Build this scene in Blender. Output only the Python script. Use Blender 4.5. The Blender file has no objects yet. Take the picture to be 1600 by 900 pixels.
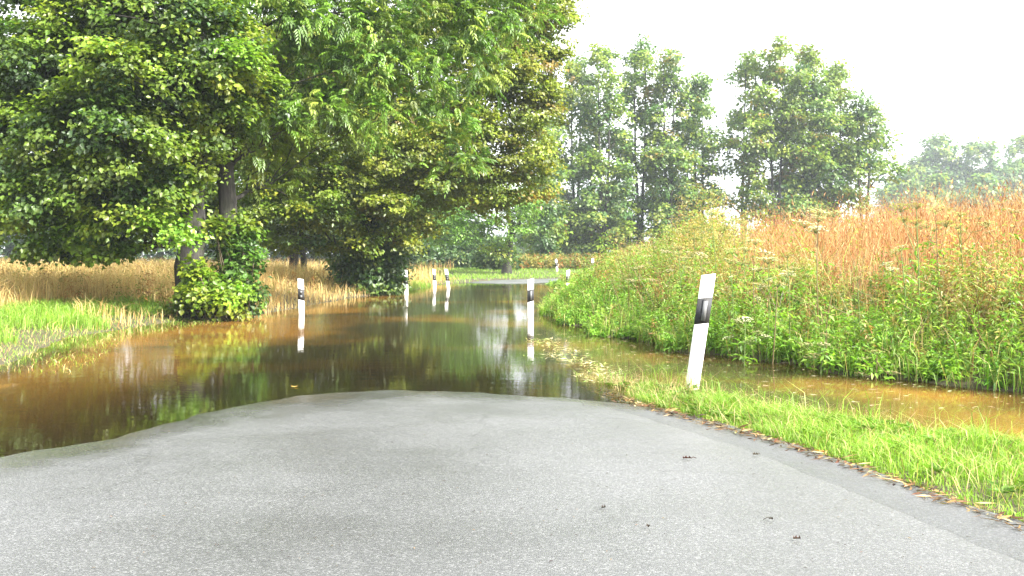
import bpy, math, random
import numpy as np
from mathutils import Vector, Euler

R = math.radians
rng = np.random.default_rng(7)
random.seed(7)
sc = bpy.context.scene
COL = sc.collection

# ------------------------------------------------------------------ camera
CAM_H = 1.2            # metres above the flood water (water level is z = 0)
F_PX = 1600.0          # focal length in pixels of the 1600 px wide photograph
V_H = 400.0            # image row of the horizon
cam_d = bpy.data.cameras.new('camera')
cam = bpy.data.objects.new('camera', cam_d)
COL.objects.link(cam)
cam.location = (0, 0, CAM_H)
cam.rotation_euler = (R(90), 0, 0)
cam_d.sensor_width = 36.0
cam_d.lens = 36.0
cam_d.shift_y = (V_H - 450.0) / 1600.0
cam_d.clip_end = 3000
cam_d.clip_start = 0.05
sc.camera = cam

# ------------------------------------------------------------------ sky and sun
SUN_EL, SUN_AZ = 42.0, 128.0       # azimuth clockwise from +Y: behind the camera, to its right
world = bpy.data.worlds.new('World')
sc.world = world
world.use_nodes = True
wn, wl = world.node_tree.nodes, world.node_tree.links
wn.clear()
wo = wn.new('ShaderNodeOutputWorld')
wb = wn.new('ShaderNodeBackground'); wb.inputs['Strength'].default_value = 0.1
sky = wn.new('ShaderNodeTexSky'); sky.sky_type = 'NISHITA'; sky.sun_disc = False
sky.sun_elevation = R(SUN_EL); sky.sun_rotation = R(SUN_AZ)
sky.dust_density = 4.0; sky.air_density = 1.0
hs = wn.new('ShaderNodeHueSaturation'); hs.inputs['Saturation'].default_value = 0.2
wl.new(sky.outputs[0], hs.inputs['Color'])
tc = wn.new('ShaderNodeTexCoord')
wno = wn.new('ShaderNodeTexNoise'); wno.inputs['Scale'].default_value = 1.6; wno.inputs['Detail'].default_value = 5
wl.new(tc.outputs['Generated'], wno.inputs['Vector'])
wr = wn.new('ShaderNodeValToRGB')
wr.color_ramp.elements[0].position = 0.3; wr.color_ramp.elements[0].color = (3.6, 3.75, 3.9, 1)
wr.color_ramp.elements[1].position = 0.7; wr.color_ramp.elements[1].color = (4.5, 4.55, 4.6, 1)
wl.new(wno.outputs['Fac'], wr.inputs['Fac'])
wm = wn.new('ShaderNodeMixRGB'); wm.inputs['Fac'].default_value = 0.8     # a closed layer of thin cloud
wl.new(hs.outputs[0], wm.inputs['Color1']); wl.new(wr.outputs[0], wm.inputs['Color2'])
wl.new(wm.outputs[0], wb.inputs['Color']); wl.new(wb.outputs[0], wo.inputs['Surface'])

sun_d = bpy.data.lights.new('sun', 'SUN'); sun_d.energy = 3.2; sun_d.angle = R(9); sun_d.color = (1.0, 0.955, 0.88)
sun = bpy.data.objects.new('sun', sun_d); COL.objects.link(sun)
sv = Vector((math.sin(R(SUN_AZ)) * math.cos(R(SUN_EL)), math.cos(R(SUN_AZ)) * math.cos(R(SUN_EL)), math.sin(R(SUN_EL))))
sun.rotation_euler = sv.to_track_quat('Z', 'Y').to_euler()

vs = sc.view_settings
vs.view_transform = 'Standard'; vs.look = 'None'; vs.gamma = 1.0; vs.exposure = 2.72; vs.use_curve_mapping = False
sc.render.engine = 'CYCLES'
cy = sc.cycles
cy.max_bounces = 6; cy.diffuse_bounces = 3; cy.glossy_bounces = 3; cy.transmission_bounces = 4
cy.transparent_max_bounces = 8; cy.volume_bounces = 0
cy.use_denoising = True
cy.caustics_reflective = False; cy.caustics_refractive = False
cy.sample_clamp_indirect = 4.0

# ------------------------------------------------------------------ helpers
def P(u, v, d):
    """world point at depth d (m) seen at photo pixel (u, v)"""
    return np.array([(u - 800.0) / F_PX * d, d, CAM_H - (v - V_H) / F_PX * d])

def smooth(a, lo, hi):
    t = np.clip((np.asarray(a, float) - lo) / (hi - lo), 0, 1)
    return t * t * (3 - 2 * t)

def unit(a):
    return a / np.maximum(np.linalg.norm(a, axis=-1, keepdims=True), 1e-9)

def tag(o, label=None, cat=None, group=None, kind=None):
    if label: o['label'] = label
    if cat: o['category'] = cat
    if group: o['group'] = group
    if kind: o['kind'] = kind
    return o

def empty(name, loc=(0, 0, 0)):
    o = bpy.data.objects.new(name, None); COL.objects.link(o)
    o.location = tuple(loc); o.empty_display_size = 0.2
    return o

def mesh_data(name, V, F, C=None, attrs=None, smooth_shade=False):
    V = np.asarray(V, np.float32); F = np.asarray(F, np.int32)
    me = bpy.data.meshes.new(name)
    k = F.shape[1]
    me.vertices.add(len(V)); me.vertices.foreach_set('co', V.ravel())
    me.loops.add(F.size); me.loops.foreach_set('vertex_index', F.ravel())
    me.polygons.add(len(F)); me.polygons.foreach_set('loop_start', np.arange(0, F.size, k, dtype=np.int32))
    if smooth_shade:
        me.polygons.foreach_set('use_smooth', np.ones(len(F), bool))
    if C is not None:
        C = np.asarray(C, np.float32)
        rgba = np.ones((len(V), 4), np.float32); rgba[:, :3] = C
        a = me.color_attributes.new('tint', 'FLOAT_COLOR', 'POINT'); a.data.foreach_set('color', rgba.ravel())
    for n, arr in (attrs or {}).items():
        a = me.attributes.new(n, 'FLOAT', 'POINT'); a.data.foreach_set('value', np.asarray(arr, np.float32))
    me.update(calc_edges=True)
    return me

def obj(name, me, mat, parent=None, loc=None):
    o = bpy.data.objects.new(name, me); COL.objects.link(o)
    if mat and not me.materials: me.materials.append(mat)
    if parent: o.parent = parent
    if loc is not None: o.location = tuple(loc)
    return o

class Acc:
    """collects triangles with a colour per vertex"""
    def __init__(s): s.V, s.F, s.C, s.n = [], [], [], 0
    def add(s, V, F, C):
        V = np.asarray(V, float).reshape(-1, 3); F = np.asarray(F, int).reshape(-1, 3)
        C = np.broadcast_to(np.asarray(C, float), V.shape)
        s.V.append(V); s.F.append(F + s.n); s.C.append(C); s.n += len(V)
    def mesh(s, name, off=(0, 0, 0), smooth_shade=False):
        return mesh_data(name, np.concatenate(s.V) - np.asarray(off), np.concatenate(s.F), np.concatenate(s.C), smooth_shade=smooth_shade)

def kites(acc, C, D, N, L, W, col, fold=0.18, droop=0.15):
    """leaves: two triangles each, folded on the midrib; C base point, D axis, N normal"""
    n = len(C); D = unit(D); S = unit(np.cross(N, D)); N2 = np.cross(D, S)
    L = np.broadcast_to(L, (n,))[:, None]; W = np.broadcast_to(W, (n,))[:, None]
    mid = C + D * L * 0.45
    V = np.empty((n, 4, 3))
    V[:, 0] = C
    V[:, 1] = mid + S * W * 0.5 + N2 * W * fold
    V[:, 2] = C + D * L - N2 * L * droop
    V[:, 3] = mid - S * W * 0.5 + N2 * W * fold
    i = np.arange(n)[:, None] * 4
    F = np.stack([i + [0, 1, 2], i + [0, 2, 3]], 1).reshape(-1, 3)
    acc.add(V.reshape(-1, 3), F, np.repeat(np.broadcast_to(col, (n, 3)), 4, 0))

def blades(acc, B, H, W, lean, bend, col, tipcol=None, az=None):
    """grass blades: three triangles each, bending over"""
    n = len(B); B = np.asarray(B, float)
    H = np.broadcast_to(H, (n,)); W = np.broadcast_to(W, (n,))
    az = rng.uniform(0, 2 * np.pi, n) if az is None else az
    a2 = rng.uniform(0, 2 * np.pi, n)
    dr = np.stack([np.cos(az), np.sin(az), np.zeros(n)], 1)
    sd = np.stack([np.cos(a2), np.sin(a2), np.zeros(n)], 1)
    lean = np.broadcast_to(lean, (n,)); bend = np.broadcast_to(bend, (n,))
    up = np.array([0, 0, 1.0])
    mid = B + (dr * lean[:, None] + up) * (H * 0.55)[:, None]
    tip = B + dr * ((lean + bend) * H)[:, None] + up * (H * (1 - 0.35 * bend))[:, None]
    w = (W * 0.5)[:, None]
    V = np.stack([B - sd * w, B + sd * w, mid - sd * w * 0.8, mid + sd * w * 0.8, tip], 1)
    i = np.arange(n)[:, None] * 5
    F = np.stack([i + [0, 1, 3], i + [0, 3, 2], i + [2, 3, 4]], 1).reshape(-1, 3)
    col = np.broadcast_to(col, (n, 3))
    tc_ = col if tipcol is None else np.broadcast_to(tipcol, (n, 3))
    C = np.stack([col, col, (col + tc_) / 2, (col + tc_) / 2, tc_], 1)
    acc.add(V.reshape(-1, 3), F, C.reshape(-1, 3))

def tube(acc, pts, rad, sides=6, col=(0.1, 0.08, 0.06), rough=0.0, cap=False):
    pts = np.asarray(pts, float); k = len(pts)
    rad = np.broadcast_to(np.asarray(rad, float), (k,))
    T = unit(np.gradient(pts, axis=0))
    ref = np.array([1.0, 0.13, 0.07])
    if abs(T[0] @ unit(ref)) > 0.85: ref = np.array([0.1, 1.0, 0.05])
    A = unit(np.cross(T, ref)); Bv = np.cross(T, A)
    th = np.linspace(0, 2 * np.pi, sides, endpoint=False)
    rr = rad[:, None] * (1 + rough * rng.uniform(-1, 1, (k, sides)))
    V = pts[:, None] + (A[:, None] * np.cos(th)[None, :, None] + Bv[:, None] * np.sin(th)[None, :, None]) * rr[..., None]
    i = np.arange(k - 1)[:, None] * sides; j = np.arange(sides)[None]
    a = (i + j); b = (i + (j + 1) % sides); c = a + sides; d = b + sides
    F = np.concatenate([np.stack([a, b, d], -1).reshape(-1, 3), np.stack([a, d, c], -1).reshape(-1, 3)])
    V = V.reshape(-1, 3)
    if cap:
        V = np.vstack([V, pts[-1]])
        t0 = (k - 1) * sides
        F = np.vstack([F, [[t0 + q, t0 + (q + 1) % sides, k * sides] for q in range(sides)]])
    acc.add(V, F, col)

def pick(pal, n, jit=0.15):
    """n colours from a weighted palette with a per-piece jitter in value and hue"""
    cols = np.array([p[0] for p in pal]); w = np.array([p[1] for p in pal], float); w /= w.sum()
    c = cols[rng.choice(len(pal), n, p=w)]
    return np.clip(c * (1 + rng.normal(0, jit, (n, 1))) * (1 + rng.normal(0, jit * 0.35, (n, 3))), 0.004, 0.9)

# ------------------------------------------------------------------ materials
def new_mat(name):
    m = bpy.data.materials.new(name); m.use_nodes = True
    n, l = m.node_tree.nodes, m.node_tree.links
    n.clear(); out = n.new('ShaderNodeOutputMaterial')
    return m, n, l, out

def leaf_mat(name, trans=0.3, rough=0.45, spec=0.5, rscale=3.0):
    m, n, l, out = new_mat(name)
    at = n.new('ShaderNodeAttribute'); at.attribute_name = 'tint'
    no = n.new('ShaderNodeTexNoise'); no.inputs['Scale'].default_value = rscale; no.inputs['Detail'].default_value = 3
    tcn = n.new('ShaderNodeTexCoord'); l.new(tcn.outputs['Object'], no.inputs['Vector'])
    mr = n.new('ShaderNodeMapRange'); mr.inputs[1].default_value = 0.3; mr.inputs[2].default_value = 0.7
    mr.inputs[3].default_value = 0.82; mr.inputs[4].default_value = 1.18
    l.new(no.outputs['Fac'], mr.inputs[0])
    mu = n.new('ShaderNodeMixRGB'); mu.blend_type = 'MULTIPLY'; mu.inputs[0].default_value = 1
    l.new(at.outputs['Color'], mu.inputs[1]); l.new(mr.outputs[0], mu.inputs[2])
    p = n.new('ShaderNodeBsdfPrincipled'); p.inputs['Roughness'].default_value = rough
    p.inputs['Specular IOR Level'].default_value = spec
    l.new(mu.outputs[0], p.inputs['Base Color'])
    if trans > 0:
        t = n.new('ShaderNodeBsdfTranslucent')
        tm = n.new('ShaderNodeMixRGB'); tm.blend_type = 'MULTIPLY'; tm.inputs[0].default_value = 1
        tm.inputs[2].default_value = (1.25, 1.35, 0.7, 1)
        l.new(mu.outputs[0], tm.inputs[1]); l.new(tm.outputs[0], t.inputs['Color'])
        mx = n.new('ShaderNodeMixShader'); mx.inputs[0].default_value = trans
        l.new(p.outputs[0], mx.inputs[1]); l.new(t.outputs[0], mx.inputs[2]); l.new(mx.outputs[0], out.inputs['Surface'])
    else:
        l.new(p.outputs[0], out.inputs['Surface'])
    return m

M_LEAF = leaf_mat('leaf', 0.42, 0.42, 0.5)
M_GRASS = leaf_mat('grass_blade', 0.35, 0.5, 0.35, 1.2)
M_DRY = leaf_mat('dry_grass_blade', 0.25, 0.75, 0.15, 0.9)
M_STEM = leaf_mat('plant_stem', 0.0, 0.6, 0.3)

def bark_mat():
    m, n, l, out = new_mat('bark')
    tcn = n.new('ShaderNodeTexCoord'); mp = n.new('ShaderNodeMapping'); mp.inputs['Scale'].default_value = (1, 1, 0.16)
    l.new(tcn.outputs['Object'], mp.inputs['Vector'])
    no = n.new('ShaderNodeTexNoise'); no.inputs['Scale'].default_value = 16; no.inputs['Detail'].default_value = 7; no.inputs['Roughness'].default_value = 0.65
    l.new(mp.outputs[0], no.inputs['Vector'])
    n2 = n.new('ShaderNodeTexNoise'); n2.inputs['Scale'].default_value = 2.2; n2.inputs['Detail'].default_value = 4
    l.new(tcn.outputs['Object'], n2.inputs['Vector'])
    cr = n.new('ShaderNodeValToRGB')
    cr.color_ramp.elements[0].position = 0.35; cr.color_ramp.elements[0].color = (0.008, 0.007, 0.006, 1)
    cr.color_ramp.elements[1].position = 0.72; cr.color_ramp.elements[1].color = (0.07, 0.062, 0.056, 1)
    e = cr.color_ramp.elements.new(0.52); e.color = (0.022, 0.019, 0.016, 1)
    l.new(no.outputs['Fac'], cr.inputs['Fac'])
    mo = n.new('ShaderNodeMixRGB'); mo.inputs[2].default_value = (0.045, 0.055, 0.022, 1)
    mr = n.new('ShaderNodeMapRange'); mr.inputs[1].default_value = 0.5; mr.inputs[2].default_value = 0.72; mr.inputs[4].default_value = 0.7
    l.new(n2.outputs['Fac'], mr.inputs[0]); l.new(mr.outputs[0], mo.inputs[0]); l.new(cr.outputs[0], mo.inputs[1])
    p = n.new('ShaderNodeBsdfPrincipled'); p.inputs['Roughness'].default_value = 0.85
    l.new(mo.outputs[0], p.inputs['Base Color'])
    b = n.new('ShaderNodeBump'); b.inputs['Strength'].default_value = 0.9; b.inputs['Distance'].default_value = 0.04
    l.new(no.outputs['Fac'], b.inputs['Height']); l.new(b.outputs[0], p.inputs['Normal'])
    l.new(p.outputs[0], out.inputs['Surface'])
    return m
M_BARK = bark_mat()

def asphalt_mat():
    m, n, l, out = new_mat('asphalt')
    tcn = n.new('ShaderNodeTexCoord')
    def noise(scale, det=4, rough=0.6):
        q = n.new('ShaderNodeTexNoise'); q.inputs['Scale'].default_value = scale
        q.inputs['Detail'].default_value = det; q.inputs['Roughness'].default_value = rough
        l.new(tcn.outputs['Object'], q.inputs['Vector']); return q
    vo = n.new('ShaderNodeTexVoronoi'); vo.inputs['Scale'].default_value = 150
    l.new(tcn.outputs['Object'], vo.inputs['Vector'])
    fine = noise(140, 3, 0.7); big = noise(0.55, 4); mid = noise(3.5, 5, 0.7)
    # chippings: each one its own grey
    sep = n.new('ShaderNodeSeparateColor'); l.new(vo.outputs['Color'], sep.inputs[0])
    cr = n.new('ShaderNodeValToRGB')
    cr.color_ramp.elements[0].position = 0.0; cr.color_ramp.elements[0].color = (0.08, 0.082, 0.085, 1)
    cr.color_ramp.elements[1].position = 1.0; cr.color_ramp.elements[1].color = (0.25, 0.254, 0.258, 1)
    e = cr.color_ramp.elements.new(0.75); e.color = (0.128, 0.131, 0.134, 1)
    l.new(sep.outputs[0], cr.inputs['Fac'])
    # dark binder between the chippings
    mb = n.new('ShaderNodeMapRange'); mb.inputs[1].default_value = 0.0; mb.inputs[2].default_value = 0.006
    mb.inputs[3].default_value = 1.05; mb.inputs[4].default_value = 0.62
    l.new(vo.outputs['Distance'], mb.inputs[0])
    mul = n.new('ShaderNodeMixRGB'); mul.blend_type = 'MULTIPLY'; mul.inputs[0].default_value = 1
    l.new(cr.outputs[0], mul.inputs[1]); l.new(mb.outputs[0], mul.inputs[2])
    mr = n.new('ShaderNodeMapRange'); mr.inputs[1].default_value = 0.3; mr.inputs[2].default_value = 0.7
    mr.inputs[3].default_value = 0.80; mr.inputs[4].default_value = 1.18
    l.new(big.outputs['Fac'], mr.inputs[0])
    mul2 = n.new('ShaderNodeMixRGB'); mul2.blend_type = 'MULTIPLY'; mul2.inputs[0].default_value = 1
    l.new(mul.outputs[0], mul2.inputs[1]); l.new(mr.outputs[0], mul2.inputs[2])
    # the patched edge strip: coarser and darker, with an open joint
    at = n.new('ShaderNodeAttribute'); at.attribute_name = 'lateral'
    ad = n.new('ShaderNodeMath'); ad.operation = 'MULTIPLY_ADD'; ad.inputs[1].default_value = 0.16; 
    l.new(mid.outputs['Fac'], ad.inputs[0]); l.new(at.outputs['Fac'], ad.inputs[2])
    st = n.new('ShaderNodeMapRange'); st.inputs[1].default_value = 1.655; st.inputs[2].default_value = 1.675
    l.new(ad.outputs[0], st.inputs[0])
    dk = n.new('ShaderNodeMixRGB'); dk.blend_type = 'MULTIPLY'; dk.inputs[2].default_value = (0.66, 0.67, 0.69, 1)
    l.new(st.outputs[0], dk.inputs[0]); l.new(mul2.outputs[0], dk.inputs[1])
    jo = n.new('ShaderNodeMath'); jo.operation = 'SUBTRACT'; jo.inputs[1].default_value = 1.66; l.new(ad.outputs[0], jo.inputs[0])
    ja = n.new('ShaderNodeMath'); ja.operation = 'ABSOLUTE'; l.new(jo.outputs[0], ja.inputs[0])
    jr = n.new('ShaderNodeMapRange'); jr.inputs[1].default_value = 0.0; jr.inputs[2].default_value = 0.010
    jr.inputs[3].default_value = 0.42; jr.inputs[4].default_value = 1.0
    l.new(ja.outputs[0], jr.inputs[0])
    dj = n.new('ShaderNodeMixRGB'); dj.blend_type = 'MULTIPLY'; dj.inputs[0].default_value = 1
    l.new(dk.outputs[0], dj.inputs[1]); l.new(jr.outputs[0], dj.inputs[2])
    # tyre-polished tracks, fine cracks
    tk = n.new('ShaderNodeMath'); tk.operation = 'MULTIPLY'; tk.inputs[1].default_value = 3.6; l.new(ad.outputs[0], tk.inputs[0])
    tsn = n.new('ShaderNodeMath'); tsn.operation = 'SINE'; l.new(tk.outputs[0], tsn.inputs[0])
    tr_ = n.new('ShaderNodeMapRange'); tr_.inputs[1].default_value = -1; tr_.inputs[2].default_value = 1; tr_.inputs[3].default_value = 0.93; tr_.inputs[4].default_value = 1.06
    l.new(tsn.outputs[0], tr_.inputs[0])
    cv = n.new('ShaderNodeTexVoronoi'); cv.feature = 'DISTANCE_TO_EDGE'; cv.inputs['Scale'].default_value = 0.42
    wv = n.new('ShaderNodeMixRGB'); wv.inputs[0].default_value = 0.22; l.new(tcn.outputs['Object'], wv.inputs[1]); l.new(mid.outputs['Color'], wv.inputs[2])
    l.new(wv.outputs[0], cv.inputs['Vector'])
    cm = n.new('ShaderNodeMapRange'); cm.inputs[1].default_value = 0.0; cm.inputs[2].default_value = 0.0035; cm.inputs[3].default_value = 0.72; cm.inputs[4].default_value = 1.0
    l.new(cv.outputs['Distance'], cm.inputs[0])
    tm_ = n.new('ShaderNodeMath'); tm_.operation = 'MULTIPLY'; l.new(tr_.outputs[0], tm_.inputs[0]); l.new(cm.outputs[0], tm_.inputs[1])
    dt = n.new('ShaderNodeMixRGB'); dt.blend_type = 'MULTIPLY'; dt.inputs[0].default_value = 1; l.new(dj.outputs[0], dt.inputs[1]); l.new(tm_.outputs[0], dt.inputs[2])
    # soaked band where the flood laps at the asphalt
    ah = n.new('ShaderNodeAttribute'); ah.attribute_name = 'level'
    wn_ = noise(1.7, 5, 0.6)
    wa = n.new('ShaderNodeMath'); wa.operation = 'MULTIPLY_ADD'; wa.inputs[1].default_value = 0.045; l.new(wn_.outputs['Fac'], wa.inputs[0]); l.new(ah.outputs['Fac'], wa.inputs[2])
    wet = n.new('ShaderNodeMapRange'); wet.inputs[1].default_value = 0.026; wet.inputs[2].default_value = 0.046; wet.inputs[3].default_value = 1.0; wet.inputs[4].default_value = 0.0
    l.new(wa.outputs[0], wet.inputs[0])
    dw = n.new('ShaderNodeMixRGB'); dw.blend_type = 'MULTIPLY'; dw.inputs[2].default_value = (0.5, 0.49, 0.47, 1); l.new(wet.outputs[0], dw.inputs[0]); l.new(dt.outputs[0], dw.inputs[1])
    p = n.new('ShaderNodeBsdfPrincipled')
    p.inputs['Specular IOR Level'].default_value = 0.85
    l.new(dw.outputs[0], p.inputs['Base Color'])
    ro = n.new('ShaderNodeMapRange'); ro.inputs[1].default_value = 0.35; ro.inputs[2].default_value = 0.65
    ro.inputs[3].default_value = 0.30; ro.inputs[4].default_value = 0.46
    l.new(big.outputs['Fac'], ro.inputs[0])
    rw = n.new('ShaderNodeMix'); l.new(wet.outputs[0], rw.inputs[0]); l.new(ro.outputs[0], rw.inputs[2]); rw.inputs[3].default_value = 0.16
    l.new(rw.outputs[0], p.inputs['Roughness'])
    b = n.new('ShaderNodeBump'); b.inputs['Strength'].default_value = 0.55; b.inputs['Distance'].default_value = 0.004; b.invert = True
    l.new(vo.outputs['Distance'], b.inputs['Height']); l.new(b.outputs[0], p.inputs['Normal'])
    l.new(p.outputs[0], out.inputs['Surface'])
    return m
M_ASPHALT = asphalt_mat()

def ground_mat():
    m, n, l, out = new_mat('soil_and_turf')
    tcn = n.new('ShaderNodeTexCoord')
    no = n.new('ShaderNodeTexNoise'); no.inputs['Scale'].default_value = 1.3; no.inputs['Detail'].default_value = 8; no.inputs['Roughness'].default_value = 0.7
    l.new(tcn.outputs['Object'], no.inputs['Vector'])
    cr = n.new('ShaderNodeValToRGB')
    cr.color_ramp.elements[0].position = 0.3; cr.color_ramp.elements[0].color = (0.028, 0.020, 0.010, 1)
    cr.color_ramp.elements[1].position = 0.7; cr.color_ramp.elements[1].color = (0.085, 0.075, 0.032, 1)
    e = cr.color_ramp.elements.new(0.5); e.color = (0.05, 0.042, 0.018, 1)
    l.new(no.outputs['Fac'], cr.inputs['Fac'])
    p = n.new('ShaderNodeBsdfPrincipled'); p.inputs['Roughness'].default_value = 0.9
    l.new(cr.outputs[0], p.inputs['Base Color'])
    b = n.new('ShaderNodeBump'); b.inputs['Strength'].default_value = 0.8; b.inputs['Distance'].default_value = 0.06
    l.new(no.outputs['Fac'], b.inputs['Height']); l.new(b.outputs[0], p.inputs['Normal'])
    l.new(p.outputs[0], out.inputs['Surface'])
    return m
M_GROUND = ground_mat()

def water_mat():
    m, n, l, out = new_mat('muddy_flood_water')
    tcn = n.new('ShaderNodeTexCoord')
    def noise(scale, sx, sy, det, rough=0.5):
        mp = n.new('ShaderNodeMapping'); mp.inputs['Scale'].default_value = (sx, sy, 1)
        l.new(tcn.outputs['Object'], mp.inputs['Vector'])
        q = n.new('ShaderNodeTexNoise'); q.inputs['Scale'].default_value = scale
        q.inputs['Detail'].default_value = det; q.inputs['Roughness'].default_value = rough
        l.new(mp.outputs[0], q.inputs['Vector']); return q
    rip = noise(5.0, 0.55, 1.0, 3); fine = noise(22.0, 0.6, 1.0, 2); wind = noise(0.16, 0.5, 1.3, 2)
    wr_ = n.new('ShaderNodeMapRange'); wr_.inputs[1].default_value = 0.45; wr_.inputs[2].default_value = 0.62
    wr_.inputs[3].default_value = 0.25; wr_.inputs[4].default_value = 1.0
    l.new(wind.outputs['Fac'], wr_.inputs[0])
    b1 = n.new('ShaderNodeBump'); b1.inputs['Distance'].default_value = 0.0013; b1.inputs['Strength'].default_value = 1.0
    l.new(rip.outputs['Fac'], b1.inputs['Height'])
    b2 = n.new('ShaderNodeBump'); b2.inputs['Distance'].default_value = 0.0007
    l.new(wr_.outputs[0], b2.inputs['Strength']); l.new(fine.outputs['Fac'], b2.inputs['Height']); l.new(b1.outputs[0], b2.inputs['Normal'])
    fr = n.new('ShaderNodeFresnel'); fr.inputs['IOR'].default_value = 1.333; l.new(b2.outputs[0], fr.inputs['Normal'])
    gl = n.new('ShaderNodeBsdfGlossy'); gl.inputs['Roughness'].default_value = 0.015; l.new(b2.outputs[0], gl.inputs['Normal'])
    di = n.new('ShaderNodeBsdfDiffuse')
    silt = noise(0.35, 1, 1, 4)
    sr = n.new('ShaderNodeValToRGB')
    sr.color_ramp.elements[0].position = 0.4; sr.color_ramp.elements[0].color = (0.055, 0.048, 0.02, 1)
    sr.color_ramp.elements[1].position = 0.62; sr.color_ramp.elements[1].color = (0.25, 0.13, 0.028, 1)
    asil = n.new('ShaderNodeAttribute'); asil.attribute_name = 'silt'
    sad = n.new('ShaderNodeMath'); sad.operation = 'MULTIPLY_ADD'; sad.inputs[1].default_value = 0.30; l.new(asil.outputs['Fac'], sad.inputs[0])
    ssb = n.new('ShaderNodeMath'); ssb.operation = 'SUBTRACT'; ssb.inputs[1].default_value = 0.13; l.new(silt.outputs['Fac'], ssb.inputs[0]); l.new(ssb.outputs[0], sad.inputs[2])
    l.new(sad.outputs[0], sr.inputs['Fac']); l.new(sr.outputs[0], di.inputs['Color'])
    tr = n.new('ShaderNodeBsdfTransparent'); tr.inputs['Color'].default_value = (0.86, 0.76, 0.56, 1)
    at = n.new('ShaderNodeAttribute'); at.attribute_name = 'depth'
    dr = n.new('ShaderNodeMapRange'); dr.interpolation_type = 'SMOOTHSTEP'
    dr.inputs[1].default_value = 0.0; dr.inputs[2].default_value = 0.24; dr.inputs[3].default_value = 0.02; dr.inputs[4].default_value = 0.92
    l.new(at.outputs['Fac'], dr.inputs[0])
    body = n.new('ShaderNodeMixShader'); l.new(dr.outputs[0], body.inputs[0]); l.new(tr.outputs[0], body.inputs[1]); l.new(di.outputs[0], body.inputs[2])
    mx = n.new('ShaderNodeMixShader'); l.new(fr.outputs[0], mx.inputs[0]); l.new(body.outputs[0], mx.inputs[1]); l.new(gl.outputs[0], mx.inputs[2])
    l.new(mx.outputs[0], out.inputs['Surface'])
    return m
M_WATER = water_mat()

def paint_mat(name, col, rough=0.4, dirt=0.0, spec=0.5):
    m, n, l, out = new_mat(name)
    tcn = n.new('ShaderNodeTexCoord')
    no = n.new('ShaderNodeTexNoise'); no.inputs['Scale'].default_value = 14; no.inputs['Detail'].default_value = 6
    mp = n.new('ShaderNodeMapping'); mp.inputs['Scale'].default_value = (1, 1, 0.3)
    l.new(tcn.outputs['Object'], mp.inputs['Vector']); l.new(mp.outputs[0], no.inputs['Vector'])
    sx = n.new('ShaderNodeSeparateXYZ'); l.new(tcn.outputs['Object'], sx.inputs[0])
    hz = n.new('ShaderNodeMapRange'); hz.inputs[1].default_value = 0.0; hz.inputs[2].default_value = 0.3; hz.inputs[3].default_value = 1.0; hz.inputs[4].default_value = 0.28
    l.new(sx.outputs['Z'], hz.inputs[0])
    mr = n.new('ShaderNodeMapRange'); mr.inputs[1].default_value = 0.42; mr.inputs[2].default_value = 0.68
    l.new(no.outputs['Fac'], mr.inputs[0])
    mm = n.new('ShaderNodeMath'); mm.operation = 'MULTIPLY'; l.new(hz.outputs[0], mm.inputs[0]); l.new(mr.outputs[0], mm.inputs[1])
    m3 = n.new('ShaderNodeMath'); m3.operation = 'MULTIPLY'; m3.inputs[1].default_value = dirt; l.new(mm.outputs[0], m3.inputs[0])
    mx = n.new('ShaderNodeMixRGB'); mx.inputs[1].default_value = (*col, 1); mx.inputs[2].default_value = (0.30, 0.24, 0.13, 1)
    l.new(m3.outputs[0], mx.inputs[0])
    p = n.new('ShaderNodeBsdfPrincipled'); p.inputs['Roughness'].default_value = rough; p.inputs['Specular IOR Level'].default_value = spec
    l.new(mx.outputs[0], p.inputs['Base Color']); l.new(p.outputs[0], out.inputs['Surface'])
    return m
M_POST = paint_mat('white_post_plastic', (0.78, 0.78, 0.77), 0.45, 0.7)
M_BAND = paint_mat('black_band_plastic', (0.03, 0.032, 0.037), 0.65, 0.3, 0.3)
M_REFL = paint_mat('grey_reflector', (0.13, 0.135, 0.14), 0.45, 0.3, 0.5)
M_RIM = paint_mat('reflector_rim', (0.012, 0.012, 0.014), 0.5)

# ------------------------------------------------------------------ layout of road, shores and terrain
_cd = np.array([-15, -5, 0, 4.8, 6.4, 7.5, 9, 12, 16, 20, 28, 34, 38.5, 42.0, 45.0])
_cx = np.array([2.2, 1.3, 0.75, 0.0, -0.38, -0.72, -1.15, -1.6, -1.9, -2.0, -1.8, -1.3, -0.85, -0.85, -0.5])
_tail = np.array([[0.9, 47.8], [3.6, 49.7], [8.3, 51.4], [14, 53.0], [22, 55.0], [34, 58.0], [60, 65.0]])
_ctrl = np.vstack([np.stack([_cx, _cd], 1), _tail])
def catmull(Pts, per=24):
    Pts = np.vstack([2 * Pts[0] - Pts[1], Pts, 2 * Pts[-1] - Pts[-2]]); out = []
    for i in range(1, len(Pts) - 2):
        t = np.linspace(0, 1, per, endpoint=False)[:, None]
        p0, p1, p2, p3 = Pts[i - 1:i + 3]
        out.append(0.5 * (2 * p1 + (p2 - p0) * t + (2 * p0 - 5 * p1 + 4 * p2 - p3) * t ** 2 + (3 * p1 - p0 - 3 * p2 + p3) * t ** 3))
    return np.vstack(out + [Pts[-2:-1]])
CL = catmull(_ctrl)
for _ in range(12): CL[1:-1] = (CL[:-2] + 2 * CL[1:-1] + CL[2:]) / 4
CT = unit(np.gradient(CL, axis=0)); CN = np.stack([CT[:, 1], -CT[:, 0]], 1)      # right-hand normal
CS = np.concatenate([[0], np.cumsum(np.linalg.norm(np.diff(CL, axis=0), axis=1))])
s9 = CS[np.argmin(abs(CL[:, 1] - 9.06))]
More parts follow.
